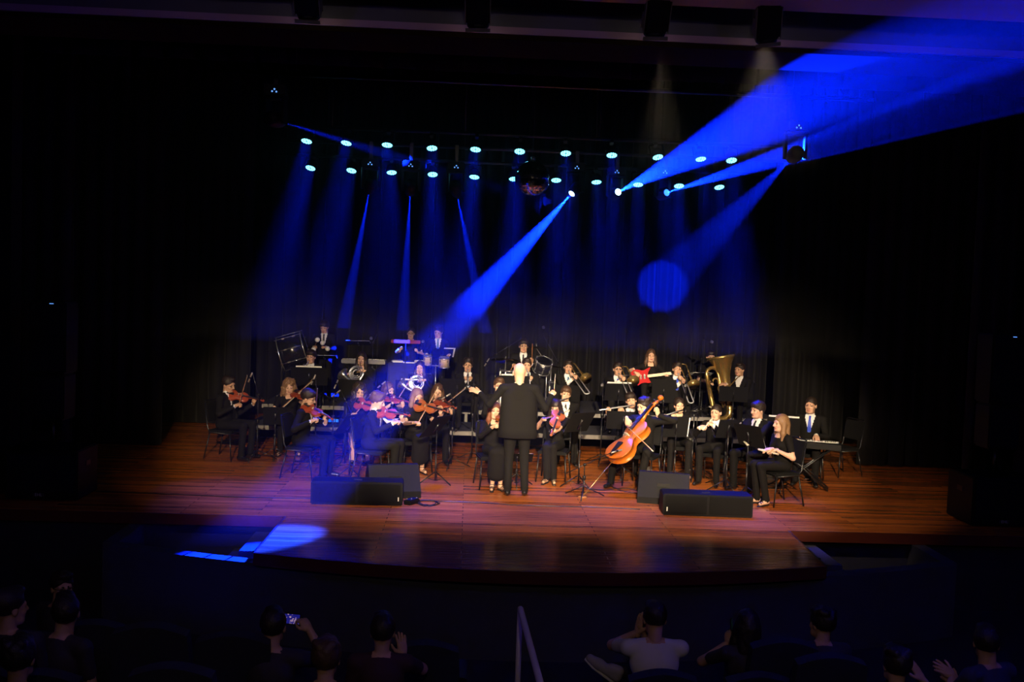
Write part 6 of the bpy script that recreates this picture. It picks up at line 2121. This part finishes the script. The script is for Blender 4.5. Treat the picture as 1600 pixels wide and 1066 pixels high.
for (px, py), lb in (((486, 632), 'blue lit strip lamp lying on the riser behind the upright bow violinist'),):
    c = aty(514, 627, 16.9)
    lm = thing('strip_lamp', lb, 'stage lamp', None, T(c.x, c.y, 0.36))
    MB().box((0, 0, 0.045), (0.36, 0.08, 0.09), bev=0.01).build('housing', M_BLACK, lm)
    for k in range(6):
        MB().box((-0.15 + 0.06 * k, -0.042, 0.05), (0.045, 0.006, 0.05)).build('led_cell', mat('blue_led_cell', (0.02, 0.2, 0.8), 0.3, emit=(0.01, 0.16, 0.9), estr=0.8), lm)
# ================================================================ the first rows of the audience
ZH = -0.95
M_SEATCLOTH = mat('dark_seat_cloth', (0.016, 0.017, 0.030), 0.8, noise=0.2, nscale=40)
M_SEATCUSH = mat('blue_seat_cushion', (0.10, 0.11, 0.22), 0.8, noise=0.2, nscale=40)


def make_seat():
    """theatre seat, sitter faces +y (the stage); back towards -y"""
    t = thing('theatre_seat', 'x', 'seat')
    n = 12
    pts = [(-0.25, 0.0), (-0.265, 0.30)] + [(-0.25 + 0.0 + 0.50 * (i / n), 0.52 + 0.06 * math.sin(PI * i / n)) for i in range(n + 1)] + [(0.265, 0.30), (0.25, 0.0)]
    MB().prism(pts[::-1], -0.045, 0.045, mtx=T(0, -0.22, 0.40) @ RX(100)).build('backrest', M_SEATCLOTH, t)
    MB().box((0, 0.03, 0.42), (0.48, 0.46, 0.11), bev=0.03).build('cushion', M_SEATCUSH, t)
    for sx in (-1, 1):
        MB().box((sx * 0.285, 0.0, 0.30), (0.05, 0.42, 0.60), bev=0.012).build('side_panel', M_SEATCLOTH, t)
        MB().box((sx * 0.285, 0.02, 0.62), (0.07, 0.40, 0.04), bev=0.012).build('armrest', M_BLACK, t)
    return t


SEAT = Proto(make_seat)


def seat_at(px, py, Y, label, rot=0):
    """px, py: middle of the top of the backrest"""
    c = aty(px, py, Y)
    return SEAT.place(T(c.x, Y + 0.30, c.z - 0.98) @ RZ(rot), label, 'theatre seats', 'seat'), c.z - 0.98


M_DARKTOP = mat('dark_shirt', (0.03, 0.022, 0.03), 0.8, noise=0.2, nscale=30)
M_TEE = mat('pale_tee_shirt', (0.62, 0.58, 0.62), 0.85, noise=0.05, nscale=20)


def viewer(label, px, Y, hh=1.22, heading=180, **kw):
    Hd = aty(px[0], px[1], Y)
    zf = Hd.z - hh
    t = person(label, Hd, heading, s=kw.pop('s', 1.0), zf=zf, group='seated audience', voxel=0.012, lean=kw.pop('lean', 0.10), **kw)
    if kw.get('seat_on', True):
        pass
    return t, Hd, zf


def viewer_seat(Hd, zf, label, rot=0):
    # person frame faces +y (heading 180); hips 0.1 behind the head
    SEAT.place(T(Hd.x, Hd.y - 0.10 + 0.02, zf) @ RZ(rot), label, 'theatre seats', 'seat')


def P(px, py, Y):
    return aty(px, py, Y)


# man in the pale tee shirt
Yw = 7.4
t, Hd, zf = viewer('man in a pale loose tee shirt with hands clasped at his mouth', (1023, 968), Yw, outfit='tee', hair=('short', M_HAIR_D), top_m=M_TEE, bottom_m=M_DARKTOP, build=1.12, skin=M_SKIN2, head_pitch=8,
                   L_hand=(P(1000, 972, Yw + 0.10), (0.15, -0.1, 1), (-0.8, -0.5, 0.1), 'open', (-1, 0, -0.8)), R_hand=(P(1006, 974, Yw + 0.13), (-0.1, -0.1, 1), (0.8, -0.5, 0.1), 'open', (1, 0, -0.8)))
viewer_seat(Hd, zf, 'dark theatre seat under the man in the pale tee shirt')
sh = P(945, 1046, Yw + 0.30)
ts = thing('sneaker', 'pale lilac sneaker resting on the knee of the man in the pale tee shirt', 'shoe', None, frame(sh, x=(-0.75, 0.25, 0.55), z=(0.45, -0.35, 0.8)))
Bs = Blend()
Bs.cone((-0.10, 0, 0.02), (0.06, 0, 0.0), 0.045, 0.040, 0, 0.03).cone((-0.09, 0, 0.07), (-0.04, 0, 0.05), 0.042, 0.040, 0, 0.03).cone((0.06, 0, 0.0), (0.14, 0, -0.01), 0.042, 0.034, 0, 0.03)
V, Q, M_ = Bs.mesh(0.009)
np_object('upper', V, Q, M_ * 0, [mat('lilac_canvas', (0.40, 0.36, 0.46), 0.8)], ts)
MB().tube([(-0.13, 0, -0.032), (-0.02, 0, -0.036), (0.08, 0, -0.040), (0.17, 0, -0.034)], [0.036, 0.040, 0.044, 0.030], 10, flat=0.38).build('sole', mat('white_rubber', (0.7, 0.68, 0.7), 0.6), ts)
for k in range(4):
    MB().tube([(-0.01 + 0.025 * k, -0.030, 0.030 - 0.004 * k), (0.0 + 0.025 * k, 0, 0.046 - 0.005 * k), (-0.01 + 0.025 * k, 0.030, 0.030 - 0.004 * k)], 0.004, 5).build('lace', mat('white_rubber'), ts)
# leg carrying the sneaker across the knee is part of the same man: a trouser leg
MB().tube([P(1000, 1062, Yw + 0.20), P(985, 1052, Yw + 0.34), P(962, 1046, Yw + 0.34)], [0.075, 0.062, 0.048], 12).build('crossed_leg', M_DARKTOP, t, t.matrix_world.inverted())
# woman with phone
t, Hd, zf = viewer('woman with long hair lifting a small phone, in front of the empty dark wall', (1167, 978), 7.6, 1.20, outfit='tee', sex='f', hair=('straight', M_HAIR_D), top_m=M_DARKTOP, bottom_m=mat('grey_jeans', (0.10, 0.10, 0.14), 0.8), skin=M_SKIN2,
                   L_hand=(P(1139, 988, 7.75), (0.1, 0.1, 1), (-0.7, -0.6, 0.1), 'grip', (-1, 0, -0.8)))
viewer_seat(Hd, zf, 'dark theatre seat under the long haired woman with the phone')
ph = thing('phone', 'small dark phone in the hand of the long haired woman', 'phone', 'phones', frame(P(1143, 981, 7.78), z=(0.93, -0.35, 0.1), x=(0.3, 0.95, 0)))
MB().box((0, 0.0, 0), (0.07, 0.145, 0.009), bev=0.003).build('case', M_BLACK, ph)
MB().box((0, 0.0, 0.0048), (0.062, 0.135, 0.002)).build('screen', mat('dim_teal_screen', (0.02, 0.05, 0.05), 0.2, emit=(0.05, 0.22, 0.2), estr=0.02), ph)
# person filming with a phone
Yp = 6.9
t, Hd, zf = viewer('person holding up a phone to film the orchestra', (427, 980), Yp, 1.22, outfit='tee', hair=('short', M_HAIR_D), top_m=M_DARKTOP, bottom_m=M_DARKTOP, skin=M_SKIN2, R_hand=(P(473, 969, Yp + 0.30), (-0.5, 0.2, 0.6), (0.7, -0.6, 0.2), 'grip', (1, 0, -1)))
viewer_seat(Hd, zf, 'dark theatre seat under the person filming with a phone')
ph = thing('phone', 'black phone held sideways whose lit screen shows the blue stage', 'phone', 'phones', frame(P(453, 967, Yp + 0.32), z=(0, -1, 0.12), x=(1, 0, -0.06)))
MB().box((0, 0, 0), (0.155, 0.078, 0.009), bev=0.003).build('case', M_BLACK, ph)
scr = bpy.data.materials.new('phone_screen_stage_picture')
scr.use_nodes = True
nt = scr.node_tree
bs = nt.nodes['Principled BSDF']
tc = nt.nodes.new('ShaderNodeTexCoord')
nz = nt.nodes.new('ShaderNodeTexNoise'); nz.inputs['Scale'].default_value = 75
sx_ = nt.nodes.new('ShaderNodeSeparateXYZ')
nt.links.new(tc.outputs['Object'], nz.inputs['Vector']); nt.links.new(tc.outputs['Object'], sx_.inputs[0])
cr = nt.nodes.new('ShaderNodeValToRGB')
cr.color_ramp.elements[0].position = 0.56; cr.color_ramp.elements[0].color = (0.01, 0.01, 0.22, 1)
cr.color_ramp.elements[1].position = 0.74; cr.color_ramp.elements[1].color = (0.8, 0.5, 0.55, 1)
nt.links.new(nz.outputs['Fac'], cr.inputs['Fac'])
nt.links.new(cr.outputs['Color'], bs.inputs['Emission Color'])
bs.inputs['Emission Strength'].default_value = 0.7
bs.inputs['Base Color'].default_value = (0.01, 0.01, 0.02, 1)
MB().box((0, 0, 0.0048), (0.142, 0.068, 0.002)).build('screen', scr, ph)
# others
t, Hd, zf = viewer('person in a dark shirt lifting one hand beside the ear', (598, 988), 7.0, 1.22, outfit='tee', hair=('short', M_HAIR_D), top_m=mat('dark_red_shirt', (0.05, 0.018, 0.022), 0.85), bottom_m=M_DARKTOP, skin=M_SKIN2, R_hand=(P(628, 1006, 7.05), (-0.1, 0.1, 1), (0.5, -0.8, 0.1), 'open', (1, 0, -1)))
viewer_seat(Hd, zf, 'dark theatre seat under the person lifting one hand')
t, Hd, zf = viewer('dark haired person turned aside in the seat nearest the aisle curtain', (103, 958), 6.8, 1.22, heading=160, head_yaw=35, head_pitch=-12, outfit='tee', hair=('short', M_HAIR_D), top_m=M_DARKTOP, bottom_m=M_DARKTOP, skin=M_SKIN2)
viewer_seat(Hd, zf, 'dark theatre seat under the person turned aside')
t, Hd, zf = viewer('person in glasses turned back towards the hall at the foot of the stage wall', (97, 918), 8.4, 1.22, heading=150, head_yaw=-110, outfit='tee', hair=('short', M_HAIR_D), top_m=M_DARKTOP, bottom_m=M_DARKTOP, skin=M_SKIN2, glasses=True)
viewer_seat(Hd, zf, 'dark theatre seat under the person in glasses')
t, Hd, zf = viewer('person with raised chin beside the one turned aside', (16, 950), 6.6, 1.22, outfit='tee', hair=('short', M_HAIR_D), top_m=M_DARKTOP, bottom_m=M_DARKTOP, head_yaw=-40, skin=M_SKIN2)
viewer_seat(Hd, zf, 'dark theatre seat under the person with raised chin')
t, Hd, zf = viewer('short haired person with head bowed past the woman with the phone', (1284, 975), 7.9, 1.22, outfit='tee', hair=('wavy', M_HAIR_D), top_m=M_DARKTOP, bottom_m=M_DARKTOP, head_yaw=25, skin=M_SKIN2)
viewer_seat(Hd, zf, 'dark theatre seat under the short haired person')
t, Hd, zf = viewer('person clapping hands at the end of the row', (1541, 1006), 6.9, 1.22, heading=200, outfit='tee', hair=('short', M_HAIR_D), top_m=mat('navy_shirt', (0.03, 0.03, 0.06), 0.85), bottom_m=M_DARKTOP, skin=M_SKIN2, head_yaw=-40, L_hand=(P(1474, 1046, 7.1), (-0.75, 0.1, 0.5), (0, -0.8, 0.5), 'open', (-0.6, 0, -1)), R_hand=(P(1480, 1058, 7.12), (-0.6, 0.1, 0.5), (0, 0.8, -0.2), 'open', (1, 0, -1)))
viewer_seat(Hd, zf, 'dark theatre seat under the clapping person')
t, Hd, zf = viewer('person with a pale round sleeve clapping near the row end', (1400, 1040), 6.6, 1.22, outfit='tee', hair=('wavy', M_HAIR_D), top_m=mat('dark_grey_shirt', (0.05, 0.05, 0.07), 0.85), bottom_m=M_DARKTOP, skin=M_SKIN2, R_hand=(P(1430, 1044, 6.75), (-0.5, 0.2, 0.8), (0.5, -0.6, 0.3), 'open', (1, 0, -1)))
viewer_seat(Hd, zf, 'dark theatre seat under the person with a round sleeve')
t, Hd, zf = viewer('curly haired person seated before the one lifting a hand', (510, 1030), 6.3, 1.20, outfit='tee', hair=('wavy', M_HAIR_B), top_m=M_DARKTOP, bottom_m=M_DARKTOP, skin=M_SKIN2)
viewer_seat(Hd, zf, 'dark theatre seat under the curly haired person')
t, Hd, zf = viewer('large headed dark silhouette of a person in the corner seat', (30, 1030), 5.9, 1.22, outfit='tee', hair=('wavy', M_HAIR_D), top_m=M_DARKTOP, bottom_m=M_DARKTOP, skin=M_SKIN2)
viewer_seat(Hd, zf, 'dark theatre seat under the corner silhouette')
seat_at(150, 968, 7.2, 'empty theatre seat with a blue lit edge and cushion beside the person turned aside')
seat_at(237, 972, 6.7, 'empty theatre seat between the filming person and the blue lit seat')
seat_at(365, 986, 6.8, 'empty theatre seat beside the person filming')
seat_at(270, 1035, 6.0, 'empty theatre seat in the row behind the blue lit seats')
seat_at(1298, 1020, 6.9, 'empty theatre seat behind the short haired person')
seat_at(1225, 996, 7.3, 'empty theatre seat beside the woman with the phone')
seat_at(665, 1000, 7.4, 'empty theatre seat beside the person lifting one hand')
# pale handrail by the aisle steps
hr = thing('handrail', 'pale metal handrail bending down towards the aisle', 'handrail', None, T(*P(813, 952, 6.6)))
o_ = P(813, 952, 6.6)
M_RAIL = mat('pale_painted_rail', (0.55, 0.48, 0.58), 0.4)
e1 = P(846, 1075, 5.2) - o_
MB().tube([(0, 0, 0), e1 * 0.02 + Vector((0, 0, 0.004)), e1, e1 * 1.5], 0.021, 12).build('sloping_rail', M_RAIL, hr)
MB().tube([(0, 0.01, -0.01), (0, 0.0, -1.05)], 0.019, 12).build('upright', M_RAIL, hr)
for k in range(2):
    p_ = e1 * (0.10 + 0.05 * k)
    MB().sphere(p_ + Vector((0.004, -0.02, 0.008)), 0.008, 8, 6).build('bolt', M_STEEL, hr)
